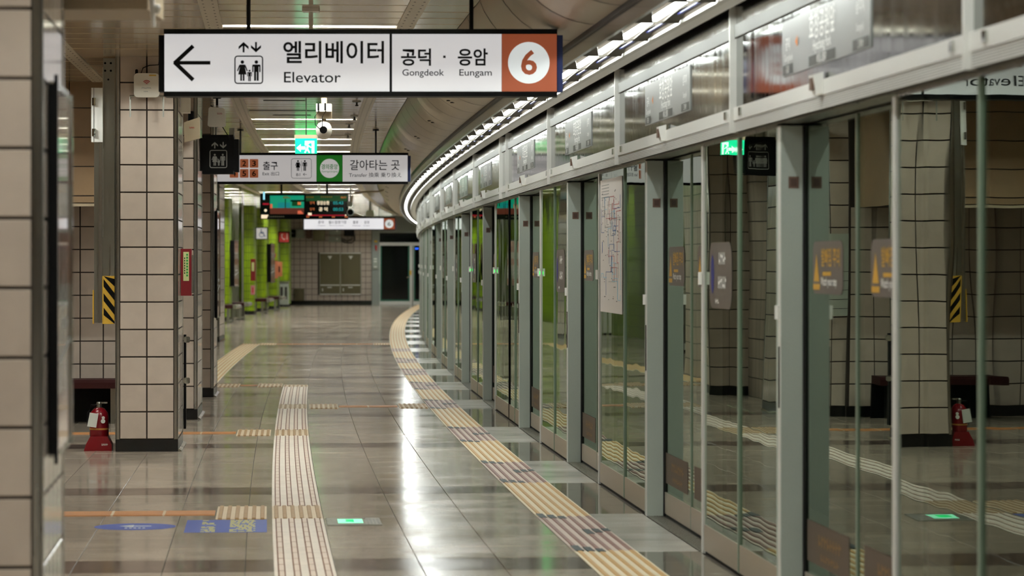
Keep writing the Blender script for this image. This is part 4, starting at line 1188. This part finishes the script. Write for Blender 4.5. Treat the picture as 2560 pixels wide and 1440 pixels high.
o = thing('phone_box', 'orange emergency phone box on a lime green column', 'phone box', 96.2, -2.52, 1.35)
part('shell', MB().box(-.1, .07, -.16, -.01, -.36, .2), 'orange_box', o); part('door', MB().box(.07, .2, -.06, -.03, -.3, .17), 'orange_box', o)
part('receiver', MB().box(.085, .13, -.075, -.062, -.16, .02), 'black', o); part('beacon', MB().lathe([(.04, .3), (.045, .4), (.03, .44)], -.04, -.08, 10), 'box_red', o)
o = thing('hose_cabinet', 'dark red fire box beside the steel clad column', 'fire box', 85.2, -2.5, 1.3)
part('shell', MB().box(0, .13, 0, .2, -.32, .3), 'box_red', o); part('front_label', MB().box(.03, .1, -.005, 0, -.05, .2), 'label_green', o)
o = thing('fire_sign', 'small red and white fire notice under the dark red fire box', 'sign', 85.2, -2.5, .72)
part('plate', MB().box(0, .12, 0, .01, -.14, .13), 'print_pink', o); part('symbol', poly_mb([[(.04, -.08), (.08, -.08), (.08, .07), (.04, .07)]], face_cam(0, 0, -.002)), 'print_red', o)
def bench(label, s, tR, w=.7, ln=1.6):
    o = thing('bench', label, 'bench', s, tR, 0, 'benches by the lime green columns')
    part('seat', MB().prism([(-w, .36), (-.1, .36), (-.1, .45), (-w, .45)], 0, ln, 'y'), 'bench_red', o)
    part('end_roll', MB().prism([(-.1, .35)] + [(-.04 + .06 * math.cos(math.radians(a)), .40 + .05 * math.sin(math.radians(a))) for a in range(-80, 91, 20)] + [(-.1, .45)], -.01, ln + .01, 'y'), 'steel', o, smooth=50)
    for x in (-w + .12, -.22):
        for y in (.05, ln - .12): part('leg', MB().box(x - .035, x + .035, y, y + .07, 0, .36), 'steel_dark', o)
        part('foot_rail', MB().box(x - .02, x + .02, .1, ln - .1, .03, .07), 'steel_dark', o)
bench('dark red bench closest, half hidden behind the last beige column', 74.1, -2.12, .7)
bench('dark red bench second closest among the four by green columns', 78.2, -2.1, .75)
bench('dark red bench with two steel legs in front of green columns', 87.0, -2.07, .72)
bench('dark red bench furthest away, near the far tiled wall', 92.2, -2.05, .7)
o = thing('litter_bin', 'small grey perforated bin behind the benches', 'bin', 98.0, -2.45, 0)
part('bin', MB().box(-.25, .2, 0, .3, .12, .82), 'far_box', o); part('lid', MB().box(-.27, .22, -.02, .32, .82, .88), 'steel_dark', o)
for i in range(3): part('slot', MB().box(-.2 + .14 * i, -.12 + .14 * i, -.004, 0, .3, .7), 'dark_metal', o)
for i, (s, t) in enumerate(((49.5, -2.75), (61.5, -2.9))):
    o = thing('air_conditioner', ['tall white standing air conditioner by the green wall, mirrored in the screen doors', 'tall white air conditioner further back along the green wall'][i], 'air conditioner', s, t, 0)
    part('cabinet', MB().box(-.3, .3, 0, .35, .04, 1.75), 'ac_white', o); part('plinth', MB().box(-.28, .28, .02, .33, 0, .04), 'black', o)
    part('lower_grille', MB().box(-.2, .2, -.008, 0, .15, .85), 'ac_grille', o); part('louvre_slot', MB().box(-.25, .25, -.008, 0, 1.5, 1.66), 'ac_grille', o)
    part('side_grille', MB().box(.3, .306, .06, .3, .15, .85), 'ac_grille', o); part('joint_line', MB().box(-.3, .302, -.003, .2, 1.05, 1.06), 'ac_grille', o)
o = thing('notice_board', 'pale notice with a blue square on the second column, mirrored in a door', 'notice', 28.727, -.87, 0)
part('paper', MB().box(-.17, .15, -.014, -.001, .98, 1.78), 'notice', o); part('blue_square', MB().box(-.0, .12, -.0155, -.014, 1.52, 1.68), 'print_navy', o)
for i in range(5): part('rule', MB().box(-.15, .13, -.0155, -.014, 1.05 + .09 * i, 1.054 + .09 * i), 'print_black', o)

# ------------------------------------------------------------------ far end wall, cabinet, office door
SF = 106.0; KF = FPX / 105.6
far = struct('wall_far', MB().box(-2.6, 3.2, .008, .25, 0, 3.85), 'grout')
sX, tX = at(825, 105.6)
x, y = W(sX, tX); far.location = (x, y, 0); far.rotation_euler = (0, 0, -YAW)
fx = lambda u: (u - 825) / KF
fz = lambda v: 1.5 + (656 - v) / KF
cab = (fx(798.5), fx(903.5), fz(737), fz(631))
tiles(far, 'y-', fx(720), fx(929), .15, 3.1, .008, pu=.2115, pv=.2115, gap=.014, mat='tile_far', skip=lambda u, v: cab[0] < u < cab[1] and cab[2] < v < cab[3])
part('baseboard', MB().box(fx(650), fx(930), -.01, .01, 0, .145), 'black_stone', far)
def far_thing(name, label, cat, u, z=0.0, y=0.0, group=None):
    s, t = at(u, 105.6 - y)
    return thing(name, label, cat, s, t, z, group, rot=-YAW)
fd = lambda a, b: (b - a) / KF
o = far_thing('wall_cabinet', 'twin steel wall cabinet doors set into the far tiled wall', 'cabinet', 851, fz(684), .01)
part('frame', MB().box(fd(851, 798.5), fd(851, 903.5), -.02, .02, -fd(684, 737), fd(631, 684)), 'steel_dark', o)
for k, (a, b) in enumerate(((800.5, 849.5), (852.5, 901.5))):
    d1 = part('door', MB().box(fd(851, a), fd(851, b), -.045, -.02, fd(711, 684), fd(634, 684)), 'cabinet', o)
    part('top_edge', MB().box(fd(851, a), fd(851, b), -.05, -.02, fd(634, 684), fd(634, 684) + .03), 'alu', d1)
    part('handle', MB().box(fd(851, a + 6), fd(851, a + 9), -.06, -.045, .0, .1), 'mirror_steel', d1)
    part('badge', MB().prism([(fd(851, a + 19), .62), (fd(851, a + 30), .62), (fd(851, a + 24.5), .50)], -.05, -.045, 'y'), 'alu', d1)
    d2 = part('door', MB().box(fd(851, a), fd(851, b), -.045, -.02, fd(735, 684), fd(714, 684)), 'cabinet', o)
    part('top_edge', MB().box(fd(851, a + 1), fd(851, b - 1), -.06, -.02, fd(714, 684), fd(714, 684) + .03), 'alu', d2)
    part('latch', MB().box(fd(851, a + 5), fd(851, a + 7), -.055, -.045, -.62, -.52), 'alu', d2)
    part('label', MB().box(fd(851, a + 18), fd(851, a + 29), -.047, -.045, -.5, -.47), 'alu', d2)
    part('bottom_edge', MB().box(fd(851, a), fd(851, b), -.05, -.02, -fd(684, 737) + .005, -fd(684, 736) + .02), 'alu', o)
for nm, lb, ct, a, b, v0, v1, mat in (
        ('wall_clock', 'dark square clock high on the far wall beside the red phone sign', 'clock', 721, 741, 573, 595, 'far_box'),
        ('junction_box', 'pale grey box beside the square clock on the far wall', 'box', 742, 761, 573, 595, 'far_box'),
        ('chevron_sign', 'brown chevron panel on the far wall under the line six sign', 'sign', 766, 779, 572, 596, 'plaque'),
        ('cable_cabinet', 'dull flat cabinet on the far wall between chevron sign and grey boxes', 'cabinet', 783, 813, 566, 601, 'cabinet'),
        ('junction_box', 'upper of two stacked grey boxes on the far wall', 'box', 823, 853, 568, 587, 'far_box'),
        ('junction_box', 'lower of two stacked grey boxes on the far wall', 'box', 823, 853, 590, 605, 'far_box'),
        ('floor_box', 'dull grey metal box at the foot of the far tiled wall', 'box', 738, 761, 721, 751.5, 'cabinet')):
    uc = (a + b) / 2; o = far_thing(nm, lb, ct, uc, fz((v0 + v1) / 2)); w = fd(uc, b); h = fd((v0 + v1) / 2, v1)
    part('shell', MB().box(-w, w, -.12, -.002, -h, h), mat, o)
    if nm == 'wall_clock':
        part('dial', MB().prism(rrect(w * 1.75, h * 1.75, .03, 3), -.125, -.12, 'y'), 'dark_glass', o)
        part('hand', poly_mb([thick_line((0, 0), (.07, .02), .012), thick_line((0, 0), (-.02, .06), .012)], face_cam(0, 0, -.127)), 'print_grey', o, kind='stuff')
    elif nm == 'chevron_sign':
        for i in range(3): part('chevron', poly_mb([[(-w * .8, .1 - .1 * i), (0, .04 - .1 * i), (w * .8, .1 - .1 * i), (w * .8, .06 - .1 * i), (0, .0 - .1 * i), (-w * .8, .06 - .1 * i)]], face_cam(0, 0, -.122)), 'plaque_in', o)
    else:
        part('lid', MB().box(-w * .92, w * .92, -.13, -.12, -h * .86, h * .86), mat, o)
        if 'stacked' in lb: part('lamp', MB().box(w * .25, w * .45, -.14, -.13, -.03, .03), 'white', o)
o = far_thing('cable_bundle', 'tangle of black cables and a speaker high on the far wall', 'cables', 872, fz(592))
part('speaker', MB().box(-.16, .2, -.2, -.002, .02, .5), 'black', o)
part('cable', MB().tube([(.2, -.03, .05), (.21, -.03, -.12), (.1, -.03, -.22), (-.15, -.03, -.2), (-.3, -.03, -.1)], .02, 6), 'black', o)
part('cable', MB().tube([(.1, -.03, .05), (.12, -.03, -.08), (-.05, -.03, -.15), (-.28, -.03, -.05)], .02, 6), 'black', o)
o = far_thing('pilaster', 'grey painted pilaster between the far tiled wall and dark office door', 'pilaster', 939.5, 0)
part('shaft', MB().box(fd(939.5, 930), fd(939.5, 949), -.12, -.002, 0, 3.12), 'far_grey', o)
part('yellow_label', MB().box(-.05, .06, -.125, -.12, fz(606), fz(601)), 'yellow', o); part('red_tag', MB().prism([(-.03, fz(614)), (.05, fz(613)), (.04, fz(628)), (.0, fz(626))], -.13, -.12, 'y'), 'print_red', o)
o = far_thing('intercom', 'small beige intercom panel on the grey pilaster', 'intercom', 938.5, fz(658), .12)
part('shell', MB().box(-.08, .09, -.07, -.002, -.18, .19), 'far_box', o)
for z in (-.13, .06, .15): part('button', MB().box(-.05, .05, -.076, -.07, z - .015, z + .015), 'white', o)
dr = far_thing('door_1', 'dark glazed office door in grey frame beside the platform doors', 'door', 990, 0); dr['kind'] = 'structure'
del dr['category']; del dr['label']
fxd = lambda u: fd(990, u)
part('head_panel', MB().box(fxd(949), fxd(1110), -.02, .004, fz(606), fz(582)), 'dark_glass', dr)
part('upper_panel', MB().box(fxd(949), fxd(1110), -.03, .004, fz(582), 3.6), 'far_grey', dr)
part('frame_head', MB().box(fxd(949), fxd(1110), -.06, .004, fz(614), fz(606)), 'alu', dr)
for a, b in ((949, 1030.5), (1032.5, 1110)):
    lf = part('door_leaf', MB().box(fxd(a), fxd(b), -.04, .004, fz(762), fz(753)), 'alu', dr)
    part('stile', MB().box(fxd(b - 6), fxd(b), -.045, .004, .0, fz(614)), 'alu', lf); part('stile', MB().box(fxd(a), fxd(a + 1.5), -.045, .004, .0, fz(614)), 'alu', lf)
    part('pane', MB().box(fxd(a + 1.5), fxd(b - 6), -.02, .004, fz(753), fz(614)), 'dark_glass', lf)
    part('green_edge', MB().box(fxd(a + 1.5), fxd(a + 5), -.022, -.02, fz(753), fz(614)), 'green_edge', lf); part('green_edge', MB().box(fxd(b - 10), fxd(b - 6), -.022, -.02, fz(753), fz(614)), 'green_edge', lf)
    part('green_edge', MB().box(fxd(a + 5), fxd(b - 10), -.022, -.02, fz(753), fz(749)), 'green_edge', lf)
part('handle', MB().tube([(fxd(1026), -.05, fz(691)), (fxd(1026), -.09, fz(691)), (fxd(1017), -.09, fz(694))], .02, 6), 'mirror_steel', dr)
part('yellow_sticker', MB().box(fxd(1024), fxd(1029), -.05, -.046, fz(688), fz(676)), 'yellow', dr)
part('blue_lamp', MB().box(fxd(1038), fxd(1046), -.05, -.04, fz(623), fz(620)), 'led_blue', dr)

# ------------------------------------------------------------------ hanging signs
class Sign:
    """hung sign: u,v are drawing units on its face, k of them to the metre"""
    def __init__(self, name, label, cat, uc, d, group=None):
        self.k = FPX / d; self.uc = uc
        s, t = at(uc, d); self.o = thing(name, label, cat, s, t, 0, group, rot=-YAW)
        self.mp = lambda u, v, r=0: ((u - uc) / self.k, -.0015 - r, 1.5 + (656 - v) / self.k)
    def x(self, u): return (u - self.uc) / self.k
    def z(self, v): return 1.5 + (656 - v) / self.k
    def box(self, name, u0, u1, v0, v1, y0, y1, mat, label=None):
        return part(name, MB().box(self.x(u0), self.x(u1), y0, y1, self.z(v1), self.z(v0)), mat, self.o, label)
    def polys(self, name, P, mat, parent=None, lift=.0, kind=None):
        return part(name, poly_mb(P, lambda u, v: self.mp(u, v, lift)), mat, parent or self.o, kind=kind)
    def text(self, txt, uc, vbase, width, size, mat, bold=0.0, parent=None, lift=.0):
        t = text(txt, size / self.k, bold, 'CENTER', width / self.k)
        m = MB().add(t, lambda x, y, z: (self.x(uc) + x, -.0015 - lift, self.z(vbase) + y))
        return part('lettering', m, mat, parent or self.o)
    def figs(self, kind, h, cx, vfeet, mat, parent):
        P = figure(kind, h / self.k, self.x(cx), self.z(vfeet))
        return part('pictogram', poly_mb(P, lambda x, z: (x, -.003, z)), mat, parent, kind='stuff')
    def rbox(self, u0, u1, v0, v1, r, w, mat, parent):
        a = rrect(u1 - u0, v1 - v0, r, 4, (u0 + u1) / 2, (v0 + v1) / 2); b = rrect(u1 - u0 - 2 * w, v1 - v0 - 2 * w, max(.5, r - w), 4, (u0 + u1) / 2, (v0 + v1) / 2)
        return part('outline', ring_strip(a, b, lambda u, v: self.mp(u, v, .001)), mat, parent)
    def frame(self, u0, u1, v0, v1, bar=12, cap=14, dep=.13, capmat='navy', body='black'):
        self.box('body', u0, u1, v0 + bar * .6, v1 - bar * .6, .004, dep, body)
        self.box('top_bar', u0, u1, v0, v0 + bar, -.012, dep + .01, body); self.box('bottom_bar', u0, u1, v1 - bar, v1, -.012, dep + .01, body)
        self.box('end_cap', u0 - cap, u0, v0 + bar * 1.2, v1 - bar, .012, dep - .01, body); self.box('end_cap', u1, u1 + cap, v0 + bar * 1.2, v1 - bar, .012, dep - .01, capmat)
    def pole(self, u, v, r=.011, top=CEIL):
        part('hanger', MB().tube([(self.x(u), .06, self.z(v)), (self.x(u), .06, top)], r, 8), 'black', self.o)
        part('hanger_flange', MB().lathe([(.04, top - .02), (.04, top - .002)], self.x(u), .06, 10), 'black', self.o)

g = Sign('hanging_sign', 'large backlit hanging sign with left arrow, elevator symbol and brown line number', 'sign', 901, 16.95)
g.frame(410, 1393, 73, 241, 12, 14)
f = g.box('face', 411, 974, 85, 229, -.0, .004, 'sign_face'); f2 = g.box('face', 980, 1254, 85, 229, -.0, .004, 'sign_face')
g.box('divider', 974, 980, 85, 229, -.004, .004, 'black')
g.polys('arrow', [thick_line((440, 157), (526, 157), 9)], 'print_black', f); g.polys('arrow', [thick_line((436, 158.5), (483, 115), 10)], 'print_black', f, .0003); g.polys('arrow', [thick_line((436, 155.5), (483, 200), 10)], 'print_black', f, .0006)
g.polys('small_arrow', [[(u, 236 - v) for u, v in p] for p in arrow_head(609, 118, 26, True, 12.5)], 'print_black', f, kind='stuff')
g.polys('small_arrow', [[(u, 236 - v) for u, v in p] for p in arrow_head(640, 118, 26, False, 12.5)], 'print_black', f, kind='stuff')
g.rbox(586, 658, 139, 210, 8, 3, 'print_black', f)
g.figs('woman', 52, 606, 202, 'print_black', f); g.figs('man', 29, 624, 203, 'print_black', f); g.figs('man', 52, 641, 202, 'print_black', f)
g.text('엘리베이터', 834, 153, 252, 60, 'print_black', .016, f); g.text('Elevator', 781, 206, 142, 38, 'print_black', .004, f)
g.text('공덕', 1040, 160, 75, 46, 'print_black', .02, f2); g.text('응암', 1182, 160, 75, 46, 'print_black', .02, f2)
g.polys('dot', [[(1108, 139), (1114, 139), (1114, 145), (1108, 145)]], 'print_black', f2)
g.text('Gongdeok', 1058, 189, 104, 23, 'print_black', .004, f2); g.text('Eungam', 1189, 189, 81, 23, 'print_black', .004, f2)
b = g.box('line_square', 1254.5, 1392, 85, 229, -.001, .004, 'line_brown')
g.polys('disc', [circ(52, 1322, 157, 40)], 'line_white', b, .001)
g.text('6', 1322.5, 185, 40, 84, 'line_brown', .02, b, .002)
g.pole(619, 73, .012); g.pole(1178, 73, .012)

g = Sign('elevator_sign', 'black square elevator sign with grey family symbol, beside tiled columns', 'sign', 546, 29.4)
g.box('case', 506, 585, 343, 427, .0, .12, 'black'); g.box('top_bar', 506, 583, 337, 345, -.01, .13, 'black'); g.box('bottom_bar', 506, 583, 426, 435, -.01, .13, 'black')
g.box('end_cap', 497, 506, 345, 427, .01, .11, 'black'); g.box('end_cap', 585, 596, 348, 430, .01, .11, 'black')
f = g.box('face', 507, 583, 345, 426, -.001, .0, 'print_black')
g.polys('small_arrow', [[(u, 726 - v) for u, v in p] for p in arrow_head(537, 363, 16, True, 8)], 'print_grey', f, kind='stuff'); g.polys('small_arrow', [[(u, 726 - v) for u, v in p] for p in arrow_head(558, 363, 16, False, 8)], 'print_grey', f, kind='stuff')
g.rbox(524, 568, 375, 420, 5, 2, 'print_grey', f)
g.figs('woman', 30, 537, 414, 'print_grey', f); g.figs('man', 17, 547, 414, 'print_grey', f); g.figs('man', 30, 557, 414, 'print_grey', f)
g.box('bracket', 536, 541, 312, 338, .03, .07, 'steel_dark'); g.box('bracket', 572, 584, 320, 338, .03, .08, 'steel_dark'); g.pole(541, 318, .012)

g = Sign('hanging_sign', 'backlit hanging transfer sign with exit numbers, toilets and green line circle', 'sign', 770, 36.6)
g.frame(505, 1020, 382, 460, 6, 6)
f = g.box('face', 506, 791, 388, 454, .0, .004, 'sign_face_dim'); f2 = g.box('face', 856.5, 1019, 388, 454, .0, .004, 'sign_face_dim')
for n, u, v in (('1', 585, 408.5), ('2', 610.5, 408.5), ('3', 635, 408.5), ('4', 585, 433.5), ('5', 610.5, 433.5), ('6', 635, 433.5)):
    q = g.polys('number_square', [rrect(21.5, 21.5, 1.5, 2, u, v)], 'exit_square', f, .0005); g.text(n, u, v + 6.5, 9.5, 19, 'print_black', .02, f, .001)
g.text('출구', 676, 423, 37, 23, 'print_black', .012, f); g.text('Exit 出口', 677, 438, 41, 10.5, 'print_black', .004, f)
g.rbox(728, 779, 396, 446, 6, .9, 'print_black', f)
g.figs('woman', 27, 745, 427, 'print_black', f); g.figs('man', 27, 762, 427, 'print_black', f); g.polys('bar', [[(753.4, 402), (754.2, 402), (754.2, 429), (753.4, 429)]], 'print_black', f, .001)
g.text('B1', 745.5, 440, 9.5, 10, 'print_black', 0, f)
g.polys('toilet_arrow', [thick_line((758, 436), (767, 436), 1)], 'print_black', f, .001); g.polys('toilet_arrow', [thick_line((758, 436), (762, 432.5), 1), thick_line((758, 436), (762, 439.5), 1)], 'print_black', f, .0013, kind='stuff')
b = g.box('line_square', 791.5, 856, 388, 454, -.001, .004, 'line_green'); g.polys('disc', [circ(24, 824, 421, 32)], 'sign_face_dim', b, .001)
g.text('경의중앙', 824, 422, 41, 14, 'line_green', .012, b, .002); g.text('Gyeongui-Jungang', 824, 430.5, 40, 6, 'line_green', .0, b, .002)
g.text('갈아타는 곳', 937, 423, 124, 28, 'print_black', .006, f2); g.text('Transfer 換乘 乗り換え', 938, 442, 131, 12.5, 'print_black', 0, f2)
g.pole(939, 383, .011); g.pole(600, 383, .011)

g = Sign('hanging_sign', 'far backlit hanging sign with four station names and brown line number', 'sign', 875, 87.0)
g.frame(759, 988, 543, 575.5, 2.5, 2)
f = g.box('face', 760, 959, 546, 573, .0, .004, 'sign_face_far')
for tx, u, w in (('공덕', 802, 15), ('월드컵경기장', 844, 45), ('불광', 889, 14), ('응암', 917, 14)): g.text(tx, u, 559, w, 9, 'print_black', .01, f)
for tx, u, w in (('Gongdeok', 804, 21), ('World Cup Stadium', 841, 38), ('Bulgwang', 891, 20), ('Eungam', 917, 16)): g.text(tx, u, 565.5, w, 4.6, 'print_black', .0, f)
for u in (822, 872, 903): g.polys('dot', [circ(.9, u, 555.5, 6)], 'print_black', f)
b = g.box('line_square', 959.5, 987, 546, 573, -.001, .004, 'line_brown'); g.polys('disc', [circ(10.5, 973, 559.5, 24)], 'line_white', b, .001); g.text('6', 973, 565, 8, 15, 'print_black', .0, b, .002)
g.pole(948, 545, .012); g.pole(800, 545, .012)

g = Sign('departure_display', 'black twin-screen train display with teal picture and departure times', 'display', 760, 62.0)
g.box('case', 650, 870, 484, 548, .004, .16, 'black')
f = g.box('screen', 652, 762, 486, 547, .0, .004, 'scr_dark'); f2 = g.box('screen', 764, 869, 486, 547, .0, .004, 'scr_dark')
P = lambda n, a, b, c, d, m, p, l=.0005: g.polys(n, [[(a, c), (b, c), (b, d), (a, d)]], m, p, l)
P('picture', 675, 760, 489, 521, 'scr_teal', f); P('picture', 694, 726, 506, 521, 'scr_teal2', f, .001); P('picture', 730, 752, 500, 515, 'scr_green', f, .001); P('picture', 675, 760, 520, 535, 'scr_brown', f, .0014)
P('picture', 675, 681, 510, 521, 'scr_coral', f, .0018); P('picture', 712, 715, 497, 520, 'scr_green', f, .0016); P('picture', 726, 760, 500, 504, 'scr_dark', f, .0018); P('picture', 744, 752, 505, 512, 'scr_orange', f, .002)
g.polys('picture', [[(744, 535), (744, 527), (752, 526), (758, 533), (758, 535)]], 'scr_coral', f, .0018)
for i in range(2): P('print', 709 - 2 * i, 720 + 6 * i, 491 + 2.5 * i, 493 + 2.5 * i, 'yellow', f, .0016)
P('pale_blue_bar', 658, 662, 480, 499, 'scr_sky', f, .002); P('print', 657, 672, 508, 512, 'scr_red', f); g.polys('print', [circ(3.4, 664, 526, 12)], 'scr_white', f)  # pale blue glowing bar at the left screen's upper edge
g.polys('label', [[(653, 546), (653, 537), (671, 537), (667, 546)]], 'scr_white', f); g.polys('print', [[(672 + 5 * i, 540), (675.5 + 5 * i, 540), (675.5 + 5 * i, 543), (672 + 5 * i, 543)] for i in range(8)], 'print_grey', f, .001, kind='stuff')
P('banner', 765, 868, 489, 503, 'scr_green', f2)
g.text('06:51', 858.5, 495.5, 13, 6, 'scr_orange', .01, f2, .001); g.polys('print', [[(765 + 4 * i, 491), (768 + 4 * i, 491), (768 + 4 * i, 495), (765 + 4 * i, 495)] for i in range(5)] + [[(802 + 5 * i, 491), (805.5 + 5 * i, 491), (805.5 + 5 * i, 494), (802 + 5 * i, 494)] for i in range(6)], 'print_yellow', f2, .001, kind='stuff')
g.text('당역', 780.5, 510, 11, 8, 'scr_orange', .0, f2, .001); g.text('응암순환', 808, 511, 31, 10.5, 'scr_white', .02, f2, .001); g.text('05:43', 845.5, 511, 25, 11, 'scr_cyan', .01, f2, .001)
g.text('당역', 780.5, 526, 11, 8, 'scr_orange', .0, f2, .001); g.text('공 덕', 808, 527, 22, 10.5, 'scr_white', .02, f2, .001); g.text('00:53', 845.5, 527, 25, 11, 'scr_cyan', .01, f2, .001)
P('route_line', 766, 864, 537, 539.5, 'scr_red', f2); P('route_tag', 770, 779, 532, 538, 'scr_white', f2, .001); g.polys('route_stop', [circ(1.8, 864, 538, 8)], 'scr_white', f2, .001)
g.polys('print', [[(766 + 4 * i + (i // 2) * 24, 541), (769 + 4 * i + (i // 2) * 24, 541), (769 + 4 * i + (i // 2) * 24, 543.5), (766 + 4 * i + (i // 2) * 24, 543.5)] for i in range(8)], 'scr_orange', f2, .001, kind='stuff')
for u in (703, 817): g.box('bracket', u - 2.5, u + 2.5, 455, 485, .06, .11, 'black')

g = Sign('exit_sign', 'glowing green exit sign with white arrow and running figure', 'exit sign', 765, 26.2)
g.box('case', 736, 794, 337, 346, .0, .05, 'beige_metal'); f = g.box('face', 738, 792, 346, 384, .0, .035, 'exit_green')
g.polys('arrow', [[(741, 370), (752, 360), (752, 366), (764, 366), (764, 374), (752, 374), (752, 380)]], 'exit_white', f, .001)
g.polys('door_mark', [[(762, 352), (786, 352), (786, 383), (779, 383), (779, 358), (769, 358), (769, 364), (762, 364)]], 'exit_white', f, .001)
g.polys('runner', [circ(3.2, 770.5, 357.5, 10), thick_line((770, 362), (768, 372), 5), thick_line((768, 372), (774, 382), 4), thick_line((768, 372), (762, 382), 4), thick_line((771, 364), (778, 369), 3)], 'exit_white', f, .0015, kind='stuff')
part('hanger', MB().tube([(0, .02, g.z(338)), (0, .02, CEIL)], .005, 6), 'dark_metal', g.o)

g = Sign('exit_sign', 'second green exit sign hidden behind the transfer sign, mirrored in the ceiling sheets', 'exit sign', 765, 46.0)
g.box('case', 737, 793, 427, 430, .0, .05, 'beige_metal'); f = g.box('face', 738, 792, 430, 457, .0, .035, 'exit_bright')
g.polys('arrow', [[(741, 444), (752, 436), (752, 441), (764, 441), (764, 447), (752, 447), (752, 452)]], 'exit_white', f, .001)
part('hanger', MB().tube([(0, .02, g.z(428)), (0, .02, CEIL)], .012, 8), 'beige_metal', g.o)
for i, (u, v) in enumerate(((892, 253), (886, 289), (873, 309), (870, 335))):
    d_ = FPX * (CEIL - HCAM) / (YHOR - v); s_, t_ = at(u, d_)
    o = thing('sprinkler', 'small dark ceiling sprinkler right of the green exit sign, %s from the elevator sign' % ORD[i], 'sprinkler', s_, t_, CEIL)
    part('rose', MB().lathe([(.04, -.012), (.05, -.001)], n=12), 'steel_dark', o); part('head', MB().lathe([(.012, -.05), (.02, -.045), (.008, -.03), (.012, -.012)], n=8), 'dark_metal', o)

g = Sign('security_camera', 'white dome camera with black lens hanging from a ceiling box', 'camera', 809, 25.8)
g.box('ceiling_box', 790, 828, 259, 279, .0, .13, 'white_warm'); g.box('lower_box', 790, 828, 279, 296, .02, .12, 'beige_metal')
g.box('slot', 794, 798, 258, 276, -.003, .0, 'black'); g.box('slot', 811, 815, 258, 276, -.003, .0, 'black')
part('stem', MB().tube([(0, .06, g.z(260)), (0, .06, CEIL)], .025, 8), 'beige_metal', g.o)
zc = g.z(325)
dm = part('dome', MB().lathe([(.02, zc - .078), (.05, zc - .064), (.066, zc - .03), (.07, zc), (.066, zc + .03), (.05, zc + .06), (.02, zc + .076)], 0, .05, 16), 'white_warm', g.o, smooth=60)
part('lens', MB().prism(circ(.032, .0, zc, 16), -.03, -.012, 'y'), 'black', dm)
part('arm', MB().tube([(0, .06, zc + .07), (0, .06, g.z(295))], .02, 8), 'beige_metal', g.o)
part('cable', MB().tube([(-.04, -.01, g.z(278)), (-.075, -.02, g.z(292)), (-.07, -.02, g.z(312)), (-.03, -.03, g.z(323))], .004, 6), 'black', g.o)
part('cable', MB().tube([(.02, -.01, g.z(278)), (-.01, -.02, g.z(292)), (-.01, -.03, g.z(318))], .004, 6), 'black', g.o)

g = Sign('pendant_bracket', 'white ceiling bracket box with bright vertical pole above elevator sign', 'bracket', 776, 19.2)
g.box('bracket_box', 755, 797, 6, 28, .0, .12, 'white'); part('pole', MB().tube([(0, .05, g.z(27)), (0, .05, 2.72)], .015, 10), 'white_enamel', g.o); g.box('foot', 768, 784, 75, 95, .02, .08, 'white')
g = Sign('ceiling_speaker', 'small beige speaker box on ceiling behind the white bracket', 'speaker', 762, 20.4)
g.box('mount', 741, 786, 16, 34, .02, .12, 'dark_metal'); g.box('shell', 740, 786, 33, 53, .0, .13, 'beige_metal')
g = Sign('ceiling_cabinet', 'blurred beige overhead cabinet beside the nearest column top', 'cabinet', 240, 10.6)
g.box('shell', 108, 368, -200, 23, .0, .5, 'beige_metal'); g.box('door', 150, 330, -190, 3, -.01, .0, 'beige_metal')
part('hanger', MB().box(-.15, .1, .05, .2, g.z(-190), CEIL), 'beige_metal', g.o)
part('side_fin', MB().prism([(g.x(364), g.z(-60)), (g.x(384), g.z(-60)), (g.x(386), g.z(66)), (g.x(380), g.z(66))], .0, .03, 'y'), 'white', g.o)
part('knob', MB().lathe([(.006, g.z(32)), (.012, g.z(24)), (.012, g.z(16)), (.006, g.z(10))], g.x(391), .02, 10), 'white', g.o, smooth=60)
g = Sign('platform_camera', 'grey ring-shaped camera with box at the right end of train display', 'camera', 876, 61.0)
part('ring', MB().prism(circ(.075, 0, g.z(531), 20), .0, .06, 'y'), 'far_grey', g.o); part('lens', MB().prism(circ(.055, 0, g.z(531), 20), -.01, .0, 'y'), 'dark_glass', g.o)
g.box('box', 868, 881, 504, 516, .0, .1, 'far_box'); part('stem', MB().tube([(0, .04, g.z(526)), (0, .04, CEIL)], .012, 8), 'far_grey', g.o)
g = Sign('ceiling_conduit', 'bent grey conduit pipe under the ceiling right of train display', 'pipe', 915, 58.0)
part('pipe', MB().tube([(g.x(878), .1, g.z(505)), (g.x(879), .1, g.z(490)), (g.x(886), .1, g.z(482)), (g.x(905), .1, g.z(479.5)), (g.x(945), .1, g.z(478.5)), (g.x(958), .1, g.z(475)), (g.x(964), .1, g.z(468)), (g.x(965), .1, g.z(440))], .018, 8), 'beige_metal', g.o)
g = Sign('ceiling_speaker', 'white box hanging from the ceiling above the far station sign', 'speaker', 925, 80.0)
g.box('shell', 915, 935, 526, 541, .0, .2, 'far_box'); part('stem', MB().tube([(0, .1, g.z(527)), (0, .1, CEIL)], .03, 8), 'far_grey', g.o)
g = Sign('pendant_bracket', 'small white pendant fitting just below the transfer sign', 'bracket', 797, 50.0)
g.box('box', 793, 801, 461, 470, .0, .06, 'white'); part('stem', MB().tube([(0, .03, g.z(478)), (0, .03, CEIL)], .018, 8), 'white', g.o)
